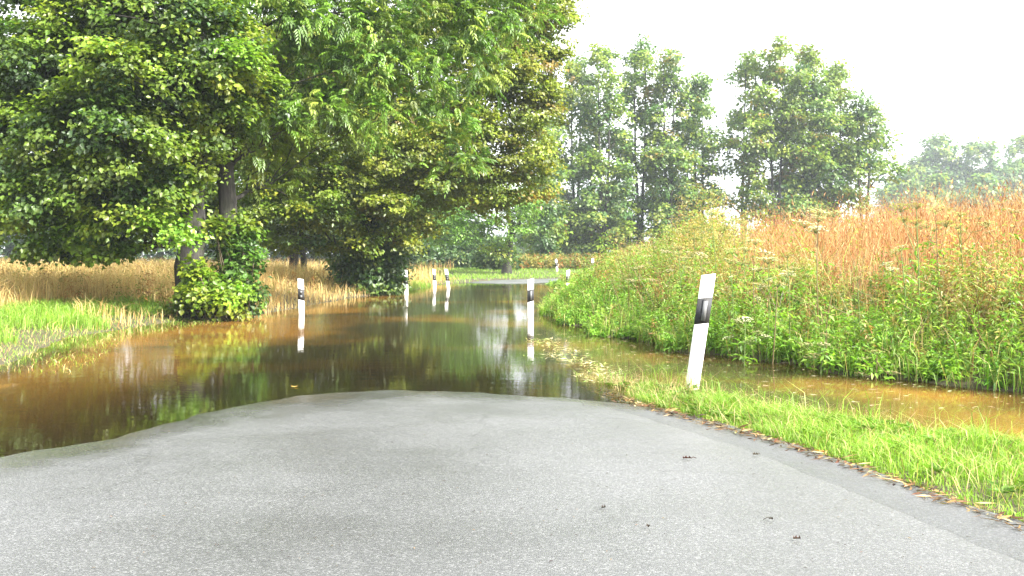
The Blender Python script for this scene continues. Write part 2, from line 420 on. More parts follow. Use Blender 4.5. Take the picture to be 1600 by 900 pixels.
def road_e(s):
    q = s - s9
    return np.interp(q, [-25, -9, -4, -2, 0, 3, 7, 13, 22, 28, 32, 36, 39, 46, 60, 120],
                        [0.52, 0.215, 0.105, 0.052, 0.0, -0.07, -0.15, -0.24, -0.26, -0.20, -0.12, 0.03, 0.09, 0.13, 0.18, 0.3])
HALF = 2.0
def half_l(s): return np.interp(s - s9, [-30, 0, 3, 11, 26], [3.6, 3.5, 3.2, 2.1, 1.8])      # the near stretch is widened on the left
def road_z(s, t):
    q = np.abs(t); return road_e(s) - np.where(q < 2, 0.0115 * q * q, 0.046 + 0.02 * (q - 2))
def off_road(s, t): return np.where(t < 0, -t - half_l(s), t - HALF)      # negative on the asphalt
def near_road(x, y):
    """distance along, signed offset (right +) for arrays"""
    x = np.asarray(x, float).ravel(); y = np.asarray(y, float).ravel()
    s = np.empty(len(x)); t = np.empty(len(x))
    for a in range(0, len(x), 4000):
        dx = x[a:a + 4000, None] - CL[None, :, 0]; dy = y[a:a + 4000, None] - CL[None, :, 1]
        k = np.argmin(dx * dx + dy * dy, 1); i = np.arange(len(k))
        t[a:a + 4000] = dx[i, k] * CN[k, 0] + dy[i, k] * CN[k, 1]
        s[a:a + 4000] = CS[k] + dx[i, k] * CT[k, 0] + dy[i, k] * CT[k, 1]
    return s, t

def xs_left(d): return np.interp(d, [-20, 0, 5, 8, 11.6, 15, 19, 21, 25, 29.5, 32, 37, 42, 46], [-3.5, -4.2, -4.6, -5.0, -5.7, -6.6, -6.2, -5.2, -4.9, -4.6, -3.7, -3.0, -2.9, -2.6])
def xs_right(d): return (0.16 * np.sin(np.asarray(d) * 2.3) + 0.10 * np.sin(np.asarray(d) * 5.1 + 1)) * (1 - smooth(d, 26, 34)) + np.interp(d, [-20, 0, 5, 7, 9.4, 11.3, 12.8, 15, 17.5, 21, 26, 32, 38, 42, 46], [9.5, 7.6, 6.2, 5.4, 4.25, 3.1, 2.35, 1.65, 1.15, 0.85, 1.1, 1.6, 1.9, 1.7, 1.3])
def verge_out(d): return np.interp(d, [-20, 0, 4.8, 6, 7, 8, 8.9, 9.5, 10.0, 10.6, 30], [7, 5.4, 3.9, 2.95, 2.3, 1.9, 1.62, 1.15, 0.75, 0.1, -1])

def terrain(x, y):
    shp = np.shape(x); x = np.asarray(x, float).ravel(); y = np.asarray(y, float).ravel()
    s, t = near_road(x, y)
    uL = xs_left(y) - x; uR = x - xs_right(y)
    left = np.interp(uL, [0, 0.6, 1.5, 4, 9, 40], [0, 0.07, 0.16, 0.30, 0.42, 0.5])
    FR = np.where(x > 8, 1.0, 1 - 0.85 * smooth(y, 21, 40)) ; FR = np.maximum(FR, smooth(x, 4, 9)) * (1 - 0.7 * smooth(y, 60, 90))
    right = np.interp(uR, [0, 0.3, 1.0, 2.5, 4, 8, 25], [0, 0.10, 0.27, 0.68, 1.02, 1.3, 1.4]) * FR
    bed = -0.27 * smooth(np.minimum(-uL, -uR), 0, 1.6)
    z = np.where(uL > 0, left, np.where(uR > 0, right, bed))
    # near verge on the right
    vo_ = verge_out(y); edge = np.interp(y, CL[:, 1][:300], CL[:, 0][:300]) + HALF
    vz = 0.075 + 0.05 * smooth(9 - y, 0, 6)
    vb = vz * smooth(vo_ - x, -0.35, 0.25) + -0.25 * (1 - smooth(vo_ - x, -0.35, 0.25))
    z = np.where((uR < 0) & (y < 11.5) & (x > edge - 0.5), np.maximum(z, np.where(x < vo_ + 0.4, vb, -9)), z)
    # beyond the bend the land lies just above the flood
    far = smooth(y, 40.5, 45.5)
    zf = 0.10 + 0.25 * smooth(y, 52, 66) + 0.12 * smooth(y, 80, 300)
    inner = np.where(uR > 0, np.maximum(right, zf), np.where(uL > 0, np.maximum(left, zf), zf))
    z = z * (1 - far) + inner * far
    # sink under the road, and meet its edges
    rz = road_z(s, np.clip(t, -half_l(s), HALF)); eo = off_road(s, t)
    k = 1 - smooth(eo, -0.05, 0.9)
    z = z * (1 - k) + (rz - 0.02) * k
    z = np.where(eo < 0.02, rz - 0.06, z)
    return z.reshape(shp)

def nonuni(a, b, step, grow, lo, hi):
    """fine between a and b, growing steps outside"""
    core = list(np.arange(a, b + 1e-6, step)); v, st = core[-1], step
    while v < hi: st *= grow; v += st; core.append(v)
    v, st = core[0], step; pre = []
    while v > lo: st *= grow; v -= st; pre.append(v)
    return np.array(pre[::-1] + core)
def grid_mesh(name, xs, ys, zf, attrs=None):
    X, Y = np.meshgrid(xs, ys); Z = zf(X, Y)
    nx, ny = len(xs), len(ys)
    i = (np.arange(ny - 1)[:, None] * nx + np.arange(nx - 1)[None]).ravel()
    F = np.stack([i, i + 1, i + nx + 1, i + nx], 1)
    V = np.stack([X.ravel(), Y.ravel(), Z.ravel()], 1)
    return V, F, X, Y, Z
gx = nonuni(-9, 9, 0.24, 1.22, -640, 640); gy = nonuni(2, 48, 0.22, 1.18, -60, 700)
V, F, X, Y, Z = grid_mesh('g', gx, gy, terrain)
g = obj('ground', mesh_data('ground', V, F, smooth_shade=True), M_GROUND); tag(g, kind='structure')

# road
ts = np.linspace(-HALF, HALF, 49)
sel = np.arange(0, len(CL), 1)
ragged = rng.normal(0, 0.02, (len(sel), 2)); 
S2, T2 = np.meshgrid(CS[sel], ts, indexing='ij'); 
T2 = np.where(T2 < 0, T2 / HALF * half_l(S2), T2); T2[:, 0] += ragged[:, 0]; T2[:, -1] += ragged[:, 1]
RX = CL[sel, 0][:, None] + CN[sel, 0][:, None] * T2; RY = CL[sel, 1][:, None] + CN[sel, 1][:, None] * T2
def road_rough(x, y):
    return 0.0016 * (np.sin(x * 5.1 + 2 * np.sin(y * 3.3)) * np.sin(y * 6.7 + np.sin(x * 4.1)) + 0.7 * np.sin(x * 13.0 + 1.7 * y) * np.sin(y * 11.0 - 2 * x))
RZ = road_z(S2, T2) + road_rough(RX, RY) * (1 - smooth(RY, 12, 16))
n0, n1 = RX.shape
i = (np.arange(n0 - 1)[:, None] * n1 + np.arange(n1 - 1)[None]).ravel()
F = np.stack([i, i + 1, i + n1 + 1, i + n1], 1)
rd = obj('road', mesh_data('road', np.stack([RX.ravel(), RY.ravel(), RZ.ravel()], 1), F, attrs={'lateral': T2.ravel(), 'level': RZ.ravel()}, smooth_shade=True), M_ASPHALT)
tag(rd, kind='structure')

# flood water: one sheet at z = 0, the land rises through it
wx = nonuni(-8, 7, 0.15, 1.3, -22, 16); wy = np.concatenate([np.arange(4.5, 14, 0.12), np.arange(14, 56, 0.3)])
V, F, X, Y, Z = grid_mesh('w', wx, wy, lambda a, b: np.zeros_like(a))
tz = terrain(X, Y).ravel(); s_, t_ = near_road(X, Y)
tz = np.where(off_road(s_, t_) < 0, road_z(s_, t_), tz)
keepv = tz.reshape(X.shape) < 0.06
nx = len(wx)
kf = keepv.ravel()[F].any(1)
wt = obj('flood_water', mesh_data('flood_water', V, F[kf], attrs={'depth': np.maximum(-tz, 0), 'silt': np.maximum(smooth(off_road(s_, t_), -1.0, 0.9) * np.where(V[:, 0] > -1.2, 0.36, 1.0), 0.85 * smooth(-V[:, 0], 2.0, 4.2) * (1 - smooth(V[:, 1], 22, 30)))}, smooth_shade=True), M_WATER)
tag(wt, kind='structure')

# ------------------------------------------------------------------ delineator posts
def prism(acc, prof, z0, z1, slope0, slope1, col=(1, 1, 1)):
    """closed prism over a profile; both ends may be slanted along x"""
    prof = np.asarray(prof, float); n = len(prof)
    lo = np.column_stack([prof, z0 + slope0 * prof[:, 0]]); hi = np.column_stack([prof, z1 + slope1 * prof[:, 0]])
    V = np.vstack([lo, hi, lo.mean(0), hi.mean(0)])
    F = []
    for a in range(n):
        b = (a + 1) % n
        F += [[a, b, n + b], [a, n + b, n + a], [b, a, 2 * n], [n + a, n + b, 2 * n + 1]]
    acc.add(V, F, col)
def grow(prof, e):
    prof = np.asarray(prof, float); c = prof.mean(0); d = prof - c
    return c + d * (1 + e / np.abs(d).max(0))
PROF = [(-0.056, 0.0), (0.056, 0.0), (0.06, 0.006), (0.06, 0.026), (0.03, 0.088), (0.018, 0.098), (-0.018, 0.098), (-0.03, 0.088), (-0.06, 0.026), (-0.06, 0.006)]
def make_post(side):
    """side +1: stands right of the road (one bar reflector), -1: left (two round ones)"""
    sl = 0.26 * side
    a = Acc(); prism(a, PROF, -0.55, 1.02, 0, sl); body = a.mesh('post_body')
    a = Acc(); prism(a, grow(PROF, 0.003), 0.585, 0.815, sl, sl); band = a.mesh('post_band')
    refs = []
    if side > 0:
        a = Acc(); y = -0.0032
        def bar(w, h, y0, y1):
            q = [(-w, y0), (w, y0), (w, y1), (-w, y1)]; prism(a, [(p[0] + 0.008, p[1]) for p in q], 0.70 - h, 0.70 + h, 0, 0)
        bar(0.026, 0.096, -0.008, -0.002); rim = a.mesh('reflector_rim')
        a = Acc(); bar(0.019, 0.088, -0.0115, -0.007); refs.append((rim, a.mesh('reflector')))
    else:
        for zc in (0.655, 0.745):
            th = np.linspace(0, 2 * np.pi, 14, endpoint=False)
            def disc(r, y0, y1):
                q = Acc(); ring = np.stack([r * np.cos(th), np.zeros(14), r * np.sin(th) + zc], 1)
                Vv = np.vstack([ring + [0, y0, 0], ring + [0, y1, 0], [[0, y0, zc]]]); Ff = []
                for k in range(14):
                    b = (k + 1) % 14; Ff += [[k, b, 14 + b], [k, 14 + b, 14 + k], [k, 28, b]]
                q.add(Vv, Ff, (1, 1, 1)); return q
            refs.append((disc(0.034, -0.007, -0.002).mesh('reflector_rim'), disc(0.028, -0.010, -0.006).mesh('reflector')))
    return body, band, refs
PM = {1: make_post(1), -1: make_post(-1)}
PG = 'delineator posts along the flooded road'
def post(u, v_base, v_top, d, side, lean, label, turn=0.0, back=0.0):
    """top of the post at (u, v_top) and depth d; lean in degrees to the right"""
    top = P(u, v_top, d); h = 1.02
    base = top - np.array([math.sin(R(lean)) * h, 0, math.cos(R(lean)) * h])
    r = empty('delineator_post', base); r.rotation_euler = (R(back), R(lean), R(turn)); tag(r, label, 'delineator post', PG)
    body, band, refs = PM[side]
    obj('post_body', body, M_POST, r); b = obj('black_band', band, M_BAND, r)
    for rim, rf in refs:
        q = obj('reflector', rf, M_REFL, r); obj('reflector_rim', rim, M_RIM, q)
post(1107, 605, 429, 9.0, 1, 8.2, 'large white delineator post tilting right, on the near grass verge', turn=-6)
post(829, 497, 436, 19.8, 1, 0.0, 'white delineator post standing in the water at the middle of the picture', turn=-4)
post(888, 453, 422, 36.0, 1, 3.0, 'small white delineator post at the left end of the weedy bank', turn=6)
post(868.5, 432, 405, 60.0, 1, -6.5, 'tiny delineator post leaning left on the far grass verge', turn=8)
post(926, 410, 403.5, 46.0, 1, 0.0, 'white tip of a delineator post poking out of the weeds', turn=0)
post(469.5, 487, 436, 21.3, -1, -1.6, 'white delineator post in the water before the tan grass, right of the leafy bush')
post(633.5, 461, 421.5, 31.5, -1, -1.8, 'white delineator post at the water edge right of the ivy-clad trunk')
post(678, 446, 420.5, 40.0, -1, -2.5, 'small delineator post, left one of the close pair at the far bend')
post(697, 451, 420.5, 37.6, -1, -7.0, 'small delineator post leaning left, right one of the close pair')

# ------------------------------------------------------------------ trees
UP = np.array([0, 0, 1.0])
def rand_dirs(n):
    return unit(rng.normal(0, 1, (n, 3)))

def leaf_clumps(acc, centers, outs, rad, per, L, W, pal, flat=0.55, jit=0.14, updown=0.7):
    n = len(centers)
    cc = pick(pal, n, 0.12)
    rad = np.broadcast_to(rad, (n,))
    k = np.repeat(np.arange(n), per)
    off = rng.normal(0, 0.45, (len(k), 3)); off[:, 2] *= flat
    pos = centers[k] + off * rad[k][:, None]
    N = unit(UP * updown + outs[k] * 0.55 + rng.normal(0, 0.42, (len(k), 3)))
    D = unit(outs[k] * 0.5 + unit(off) * 0.6 + rng.normal(0, 0.6, (len(k), 3)) - UP * 0.35)
    D = unit(D - N * (D * N).sum(1, keepdims=True))
    sz = rng.uniform(0.65, 1.3, len(k))
    col = np.clip(cc[k] * (1 + rng.normal(0, jit, (len(k), 1))) * (1 + rng.normal(0, 0.05, (len(k), 3))), 0.004, 0.8)
    kites(acc, pos, D, N, L * sz, W * sz, col)

def ash_clumps(acc, centers, outs, sprays, pal, rl=0.32, L=0.10, W=0.028, pairs=5):
    n = len(centers); cc = pick(pal, n, 0.10)
    k = np.repeat(np.arange(n), sprays); m = len(k)
    R0 = unit(outs[k] * 0.7 + rand_dirs(m) * 0.9 + UP * 0.05)
    start = centers[k] + rng.normal(0, 0.10, (m, 3))
    rlen = rl * rng.uniform(0.7, 1.25, m)
    side = unit(np.cross(R0, UP + rng.normal(0, 0.25, (m, 3)))); nor = unit(np.cross(side, R0))
    col = cc[k] * (1 + rng.normal(0, 0.12, (m, 1)))
    for j in range(pairs + 1):
        f = (j + 0.8) / (pairs + 0.8)
        pos = start + R0 * (rlen * f)[:, None] - UP * (rlen * 0.36 * f * f)[:, None]
        dirv = R0 - UP * (0.75 * f)
        for sg in ((-1, 1) if j < pairs else (0,)):
            D = unit(dirv * (0.75 if sg else 1) + side * sg * 0.85 - UP * 0.25)
            kites(acc, pos, D, nor + rng.normal(0, 0.2, (m, 3)), L * rng.uniform(0.8, 1.2, m), W, np.clip(col * (1 + rng.normal(0, 0.08, (m, 1))), 0.004, 0.8), 0.12, 0.2)

def shell_points(lobe, n, lo=0.35):
    c, r = np.asarray(lobe[0]), np.asarray(lobe[1])
    d = rand_dirs(n); d[:, 2] = np.where(d[:, 2] < -0.55, -d[:, 2], d[:, 2])
    f = lo + (1.08 - lo) * rng.uniform(0, 1, n) ** 0.45
    return c + d * f[:, None] * r, d

def bezier(a, b, c, n):
    t = np.linspace(0, 1, n)[:, None]
    return (1 - t) ** 2 * a + 2 * t * (1 - t) * b + t ** 2 * c

def build_tree(name, label, cat, trunks, lobes, leaf, group=None, limb_r=0.09, twigs=5, bark_sides=10, sink=0.3, ivy=None, extra=None):
    """trunks: list of (points, radii); lobes: list of (centre, radii, palette or None);
       leaf: dict(kind, n (clumps per lobe m2), per, L, W, rad, pal)"""
    base = np.array(trunks[0][0][0], float)
    root = empty(name, base); tag(root, label, cat, group)
    tpts = []
    for pts, rad in trunks:
        pts = np.asarray(pts, float); k = np.linspace(0, 1, len(pts)); kk = np.linspace(0, 1, 14)
        Pp = np.stack([np.interp(kk, k, pts[:, q]) for q in range(3)], 1); Rr = np.interp(kk, k, rad)
        Pp[1:-1] += rng.normal(0, 0.12, (12, 3)) * Rr[1:-1, None] * [1, 1, 0]
        Pp[0, 2] -= sink; Rr[0] *= 1.25
        a = Acc(); tube(a, Pp, Rr, bark_sides, (0.1, 0.08, 0.06), 0.07, True)
        obj('trunk', a.mesh('trunk', base, True), M_BARK, root)
        tpts.append((Pp, Rr))
    crown = Acc()
    SK = np.vstack([p[0][3:] for p in tpts]); SR = np.concatenate([p[1][3:] for p in tpts])
    axis = SK.copy()
    for lb in sorted(lobes, key=lambda q: float(np.min(np.linalg.norm(axis - np.asarray(q[0]), axis=1)))):
        c, r = np.asarray(lb[0], float), np.asarray(lb[1], float)
        pal = lb[2] if len(lb) > 2 and lb[2] else leaf['pal']
        area = (r[0] * r[1] + r[1] * r[2] + r[0] * r[2]) / 3 * 12.6
        n = max(4, int(area * leaf['n'] * (leaf['thin'](c) if 'thin' in leaf else 1)))
        cen, out = shell_points((c, r), n, leaf.get('lo', 0.35))
        # limb from the best point of the skeleton grown so far
        hd = np.linalg.norm(SK[:, :2] - c[:2], axis=1); dz = c[2] - SK[:, 2]
        cost = np.linalg.norm(SK - c, axis=1) + 1.2 * np.maximum(0, 0.35 * hd - dz) + np.where(SR < 0.02, 2.0, 0)
        q = int(np.argmin(cost)); st = SK[q]
        mid = (st + c) / 2 + np.array([0, 0, 0.15 * np.linalg.norm(c - st)]) + rng.normal(0, 0.08 * np.linalg.norm(c - st), 3)
        path = bezier(st, mid, c, 8); path[1:-1] += rng.normal(0, 0.04 * np.linalg.norm(c - st) / 3, (6, 3))
        r0 = min(limb_r, SR[q] * 0.72)
        SK = np.vstack([SK, path[2:]]); SR = np.concatenate([SR, np.linspace(r0, r0 * 0.35, 8)[2:]])
        a = Acc(); tube(a, path, np.linspace(r0, r0 * 0.28, 8), 6, (0.1, 0.08, 0.06), 0.05, True)
        if twigs:
            for w in range(twigs):
                e = cen[rng.integers(n)]; s0 = path[rng.integers(3, 8)]
                tw = bezier(s0, (s0 + e) / 2 + rng.normal(0, 0.12, 3) + [0, 0, 0.12], e, 5)
                tube(a, tw, np.linspace(r0 * 0.3, 0.008, 5), 4, (0.1, 0.08, 0.06))
        obj('limb', a.mesh('limb', base, True), M_BARK, root)
        if leaf['kind'] == 'ash':
            ash_clumps(crown, cen, unit(out * [1, 1, 0.5]), leaf['per'], pal, leaf.get('rl', 0.32), leaf['L'], leaf['W'])
        else:
            leaf_clumps(crown, cen, out, leaf['rad'] * rng.uniform(0.7, 1.35, n), leaf['per'], leaf['L'], leaf['W'], pal, leaf.get('flat', 0.55))
    if extra: extra(crown)
    o = obj('crown', crown.mesh('crown', base), M_LEAF, root); o['kind'] = 'stuff'
    if ivy:
        a = Acc(); ivy(a); o = obj('ivy', a.mesh('ivy', base), M_LEAF, root); o['kind'] = 'stuff'
    return root

PAL_OAK = [((0.038, 0.075, 0.018), 2.4), ((0.075, 0.13, 0.022), 4), ((0.135, 0.205, 0.026), 3.6), ((0.20, 0.27, 0.03), 2)]
PAL_LIME = [((0.13, 0.24, 0.022), 3), ((0.17, 0.28, 0.028), 2)]
PAL_YEL = [((0.22, 0.29, 0.025), 3), ((0.16, 0.25, 0.03), 2)]
PAL_ASH = [((0.11, 0.205, 0.026), 4), ((0.15, 0.265, 0.034), 3), ((0.20, 0.27, 0.045), 2), ((0.07, 0.135, 0.022), 2)]
PAL_MAPLE = [((0.15, 0.185, 0.024), 4), ((0.20, 0.235, 0.030), 4), ((0.10, 0.14, 0.02), 2.5), ((0.22, 0.18, 0.04), 0.6), ((0.25, 0.29, 0.04), 2)]
PAL_HANG = [((0.13, 0.19, 0.020), 4), ((0.085, 0.14, 0.018), 3), ((0.19, 0.23, 0.022), 2)]
PAL_IVY = [((0.042, 0.088, 0.026), 4), ((0.07, 0.13, 0.032), 3), ((0.11, 0.175, 0.035), 2)]
PAL_YOUNG = [((0.12, 0.235, 0.03), 4), ((0.16, 0.28, 0.045), 3), ((0.10, 0.17, 0.03), 2)]
PAL_FAR = [((0.075, 0.14, 0.045), 4), ((0.12, 0.195, 0.05), 4), ((0.18, 0.25, 0.05), 2.5), ((0.23, 0.28, 0.045), 1.4)]
PAL_FARY = [((0.19, 0.26, 0.035), 3), ((0.13, 0.20, 0.04), 2), ((0.24, 0.18, 0.04), 0.4)]
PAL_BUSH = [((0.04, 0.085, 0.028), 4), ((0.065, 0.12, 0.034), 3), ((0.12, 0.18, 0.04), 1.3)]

def L_(u, v, d, ru, rv, rd=None, pal=None):
    """a lobe given in photo pixels at depth d"""
    m = d / F_PX
    return (P(u, v, d), np.array([ru * m, rd if rd else (ru + rv) / 2 * m, rv * m]), pal)

# 1 the dark broad-leaved tree on the left
T1 = [([P(299, 472, 19.6), P(299, 400, 19.6), P(303, 300, 19.7), P(312, 170, 19.9), P(316, 30, 20), P(310, -160, 20.2)], [0.30, 0.26, 0.23, 0.20, 0.15, 0.06])]
lob = []
for (u, v, d, ru, rv, p) in [
        (160, 60, 19, 95, 80, None), (70, 130, 19, 100, 90, None), (250, 40, 18.4, 95, 75, None), (330, 70, 18.6, 80, 70, None), (160, 110, 17.6, 45, 40, PAL_YEL),
        (350, 120, 18.2, 60, 45, None), (360, 100, 18.0, 40, 30, PAL_LIME), (230, 150, 18.1, 90, 70, None), (140, 210, 18.2, 85, 75, None), (40, 240, 18.8, 90, 80, None),
        (215, 235, 18.0, 75, 65, None), (165, 290, 18.2, 80, 55, None), (90, 310, 18.6, 75, 60, None), (250, 300, 18.5, 55, 50, None), (190, 350, 18.4, 65, 42, None),
        (255, 362, 18.3, 48, 34, PAL_LIME), (130, 375, 19, 60, 34, None), (30, 350, 19, 70, 50, None), (215, 395, 18.8, 28, 18, None), (60, 392, 18.9, 50, 18, None), (150, 398, 18.7, 36, 16, PAL_HANG), (95, 380, 18.6, 40, 24, PAL_LIME), (345, 200, 18.9, 50, 50, None),
        (325, 260, 18.8, 36, 40, PAL_HANG), (390, 170, 19.4, 50, 60, None), (150, -40, 19.5, 140, 80, None), (320, -40, 19.5, 120, 80, None), (0, 20, 20, 110, 100, None),
        (-70, 160, 20, 90, 110, None), (-60, 320, 20, 80, 70, None), (120, 160, 21.5, 130, 110, None), (240, 120, 22, 120, 110, None), (230, 260, 22, 90, 80, None), (90, 300, 22, 110, 70, None),
        (200, -150, 20.5, 190, 90, None), (330, -170, 21, 150, 90, None)]:
    lob.append(L_(u, v, d, ru, rv, None, p))
build_tree('broadleaf_tree', 'dark dense broad-leaved tree with a thick furrowed trunk at the left water edge', 'tree', T1, lob,
           dict(kind='kite', n=4.9, per=88, L=0.095, W=0.075, rad=0.33, pal=PAL_OAK, flat=0.55, lo=0.5), limb_r=0.11, twigs=4)

# 2 the ash beside it, whose limbs reach right over the road
T2 = [([P(362, 455, 20.6), P(358, 380, 20.6), P(352, 260, 20.7), P(350, 150, 20.8), P(365, 60, 21), P(380, -120, 21.4)], [0.23, 0.195, 0.17, 0.15, 0.13, 0.05])]
lob = []
for (u, v, d, ru, rv, p) in [
        (440, 30, 20.2, 75, 50, None), (400, -20, 20.4, 90, 60, None), (520, 20, 21, 90, 60, None), (600, 60, 21.2, 80, 55, None), (690, 50, 21.6, 80, 55, None), (560, 110, 21.0, 70, 45, None),
        (640, 130, 21.2, 75, 45, None), (730, 110, 21.8, 60, 55, None), (480, 110, 21.6, 70, 45, None), (610, 185, 21.0, 45, 42, None), (690, 190, 21.5, 50, 40, None),
        (545, 170, 21.4, 55, 40, None), (770, 30, 22.2, 70, 55, None), (820, 20, 22.6, 45, 45, None), (450, 170, 21.8, 60, 40, None), (720, 250, 22, 32, 38, None), (600, -50, 21.5, 160, 70, None), (740, -60, 22, 120, 60, None),
        (500, 200, 22.4, 80, 50, PAL_HANG), (420, 220, 22.4, 55, 55, PAL_HANG), (430, 120, 22.6, 70, 50, PAL_HANG), (435, 195, 20.3, 50, 34, None), (505, 180, 20.5, 55, 30, None), (400, 150, 20.2, 45, 40, PAL_HANG), (420, 290, 21.5, 40, 40, PAL_HANG), (400, 235, 20.6, 35, 40, PAL_HANG), (560, -150, 22, 220, 80, None)]:
    lob.append(L_(u, v, d, ru, rv, None, p))
build_tree('ash_tree', 'bright green ash with drooping feathery leaves reaching over the road', 'tree', T2, lob,
           dict(kind='ash', n=5.0, per=6, L=0.11, W=0.040, rl=0.29, pal=PAL_ASH, lo=0.3), limb_r=0.06, twigs=5)

# 3 the tree with the ivy-clad trunk
T3 = [([P(575, 452, 32.5), P(577, 380, 32.5), P(570, 290, 32.6), P(585, 200, 32.8), P(600, 80, 33), P(600, -80, 33.2)], [0.34, 0.29, 0.26, 0.24, 0.2, 0.09])]
lob = []
for (u, v, d, ru, rv, p) in [
        (600, 250, 30, 70, 50, None), (545, 300, 30.2, 55, 45, None), (570, 350, 30.4, 45, 32, None), (660, 300, 30.6, 60, 45, None), (690, 240, 30.6, 70, 50, None), (760, 250, 31, 70, 55, None),
        (790, 170, 31, 75, 60, None), (830, 230, 31.4, 38, 60, None), (820, 110, 31.4, 60, 55, None), (860, 50, 31.6, 30, 45, None), (870, 110, 31.6, 20, 40, None), (800, 40, 31.8, 55, 50, None),
        (740, 180, 32, 70, 60, None), (640, 180, 32, 80, 60, None), (520, 220, 29.6, 60, 60, PAL_HANG), (480, 280, 29.4, 55, 55, PAL_HANG), (430, 260, 29.4, 50, 55, PAL_HANG), (410, 330, 29.6, 42, 40, PAL_HANG), (460, 340, 29.6, 50, 34, PAL_HANG), (510, 345, 29.8, 40, 34, PAL_HANG), (400, 180, 30, 60, 60, PAL_HANG), (350, 240, 30.5, 50, 60, PAL_HANG), (340, 330, 30.5, 45, 40, PAL_HANG), (440, 375, 30.2, 34, 20, PAL_HANG), (400, 375, 30.4, 34, 20, PAL_HANG), (500, 385, 30.6, 30, 16, PAL_IVY), (280, 300, 31, 60, 60, PAL_OAK), (540, 392, 30.8, 32, 18, PAL_HANG), (625, 378, 31, 34, 20, None), (600, 325, 29.8, 45, 28, None), (565, 385, 30.2, 26, 18, PAL_HANG), (660, 365, 31, 30, 18, None), (470, 392, 30.4, 26, 12, PAL_HANG), (460, 200, 30, 60, 50, PAL_HANG), (880, 20, 31.4, 22, 40, None), (850, 170, 31.2, 30, 40, None), (790, 120, 30.4, 55, 40, None), (730, 210, 30.2, 50, 36, None), (640, 240, 29.8, 45, 36, None), (620, 90, 33, 140, 80, None), (740, 60, 33, 120, 80, None),
        (500, 120, 34, 110, 80, None), (780, 300, 31.5, 55, 40, None), (835, 290, 31.8, 25, 35, None), (640, 350, 31.2, 40, 28, None), (740, 320, 32.5, 60, 35, None), (560, 200, 34, 110, 80, None), (700, 280, 34.5, 100, 50, None), (480, -40, 34, 110, 70, None), (680, -60, 34, 140, 60, None), (820, -40, 33, 80, 70, None)]:
    lob.append(L_(u, v, d, ru, rv, None, p))
def ivy3(a):
    n = 520; z = rng.uniform(0, 6.2, n) ** 1.0; f = np.interp(z, [0, 0.6, 1.6, 2.6, 4, 6.2], [0.95, 1.05, 0.85, 0.55, 0.5, 0.45])
    th = rng.uniform(0, 2 * np.pi, n); c = P(575, 452, 32.5)
    out = np.stack([np.cos(th), np.sin(th), 0.2 + 0 * th], 1)
    cen = c + np.stack([np.cos(th) * f, np.sin(th) * f, z - 0.15], 1)
    leaf_clumps(a, cen, out, 0.34, 36, 0.11, 0.085, PAL_IVY, 0.8, updown=0.35)
build_tree('maple_tree', 'olive green tree with an ivy-clad trunk standing at the water, middle of the left row', 'tree', T3, lob,
           dict(kind='kite', n=2.9, per=74, L=0.115, W=0.09, rad=0.40, pal=PAL_MAPLE, flat=0.42, lo=0.45), limb_r=0.12, twigs=4, ivy=ivy3)

# 4 the pale young tree beside the far bend
D4 = 58.0
T4 = [([P(792, 421, D4), P(795, 390, D4), P(802, 360, D4 + 0.2), P(790, 320, D4 + 0.5), P(770, 270, D4 + 0.5)], [0.27, 0.23, 0.19, 0.13, 0.06])]
lob = [L_(u, v, D4 + dd, ru, rv, None, p) for (u, v, dd, ru, rv, p) in [
        (695, 300, -1, 36, 30, None), (740, 310, -1.4, 45, 35, None), (690, 345, -1.2, 45, 26, None), (745, 355, -1.6, 42, 26, None), (795, 320, -1.2, 38, 34, None), (815, 350, -1, 28, 26, None),
        (780, 365, -1.4, 34, 22, None), (660, 330, -0.5, 28, 24, None), (720, 280, 0, 36, 24, None), (770, 395, -1, 22, 24, PAL_HANG), (765, 300, 1, 60, 40, None), (700, 370, -1.4, 40, 18, None), (830, 320, -1, 18, 24, None)]]
build_tree('young_ash_tree', 'light green young tree with spreading sprays left of the far bend', 'tree', T4, lob,
           dict(kind='kite', n=2.2, per=44, L=0.18, W=0.10, rad=0.6, thin=lambda c: 0.6 if c[0] > -2.2 else 1.0, pal=PAL_YOUNG, flat=0.45), limb_r=0.08, twigs=4)

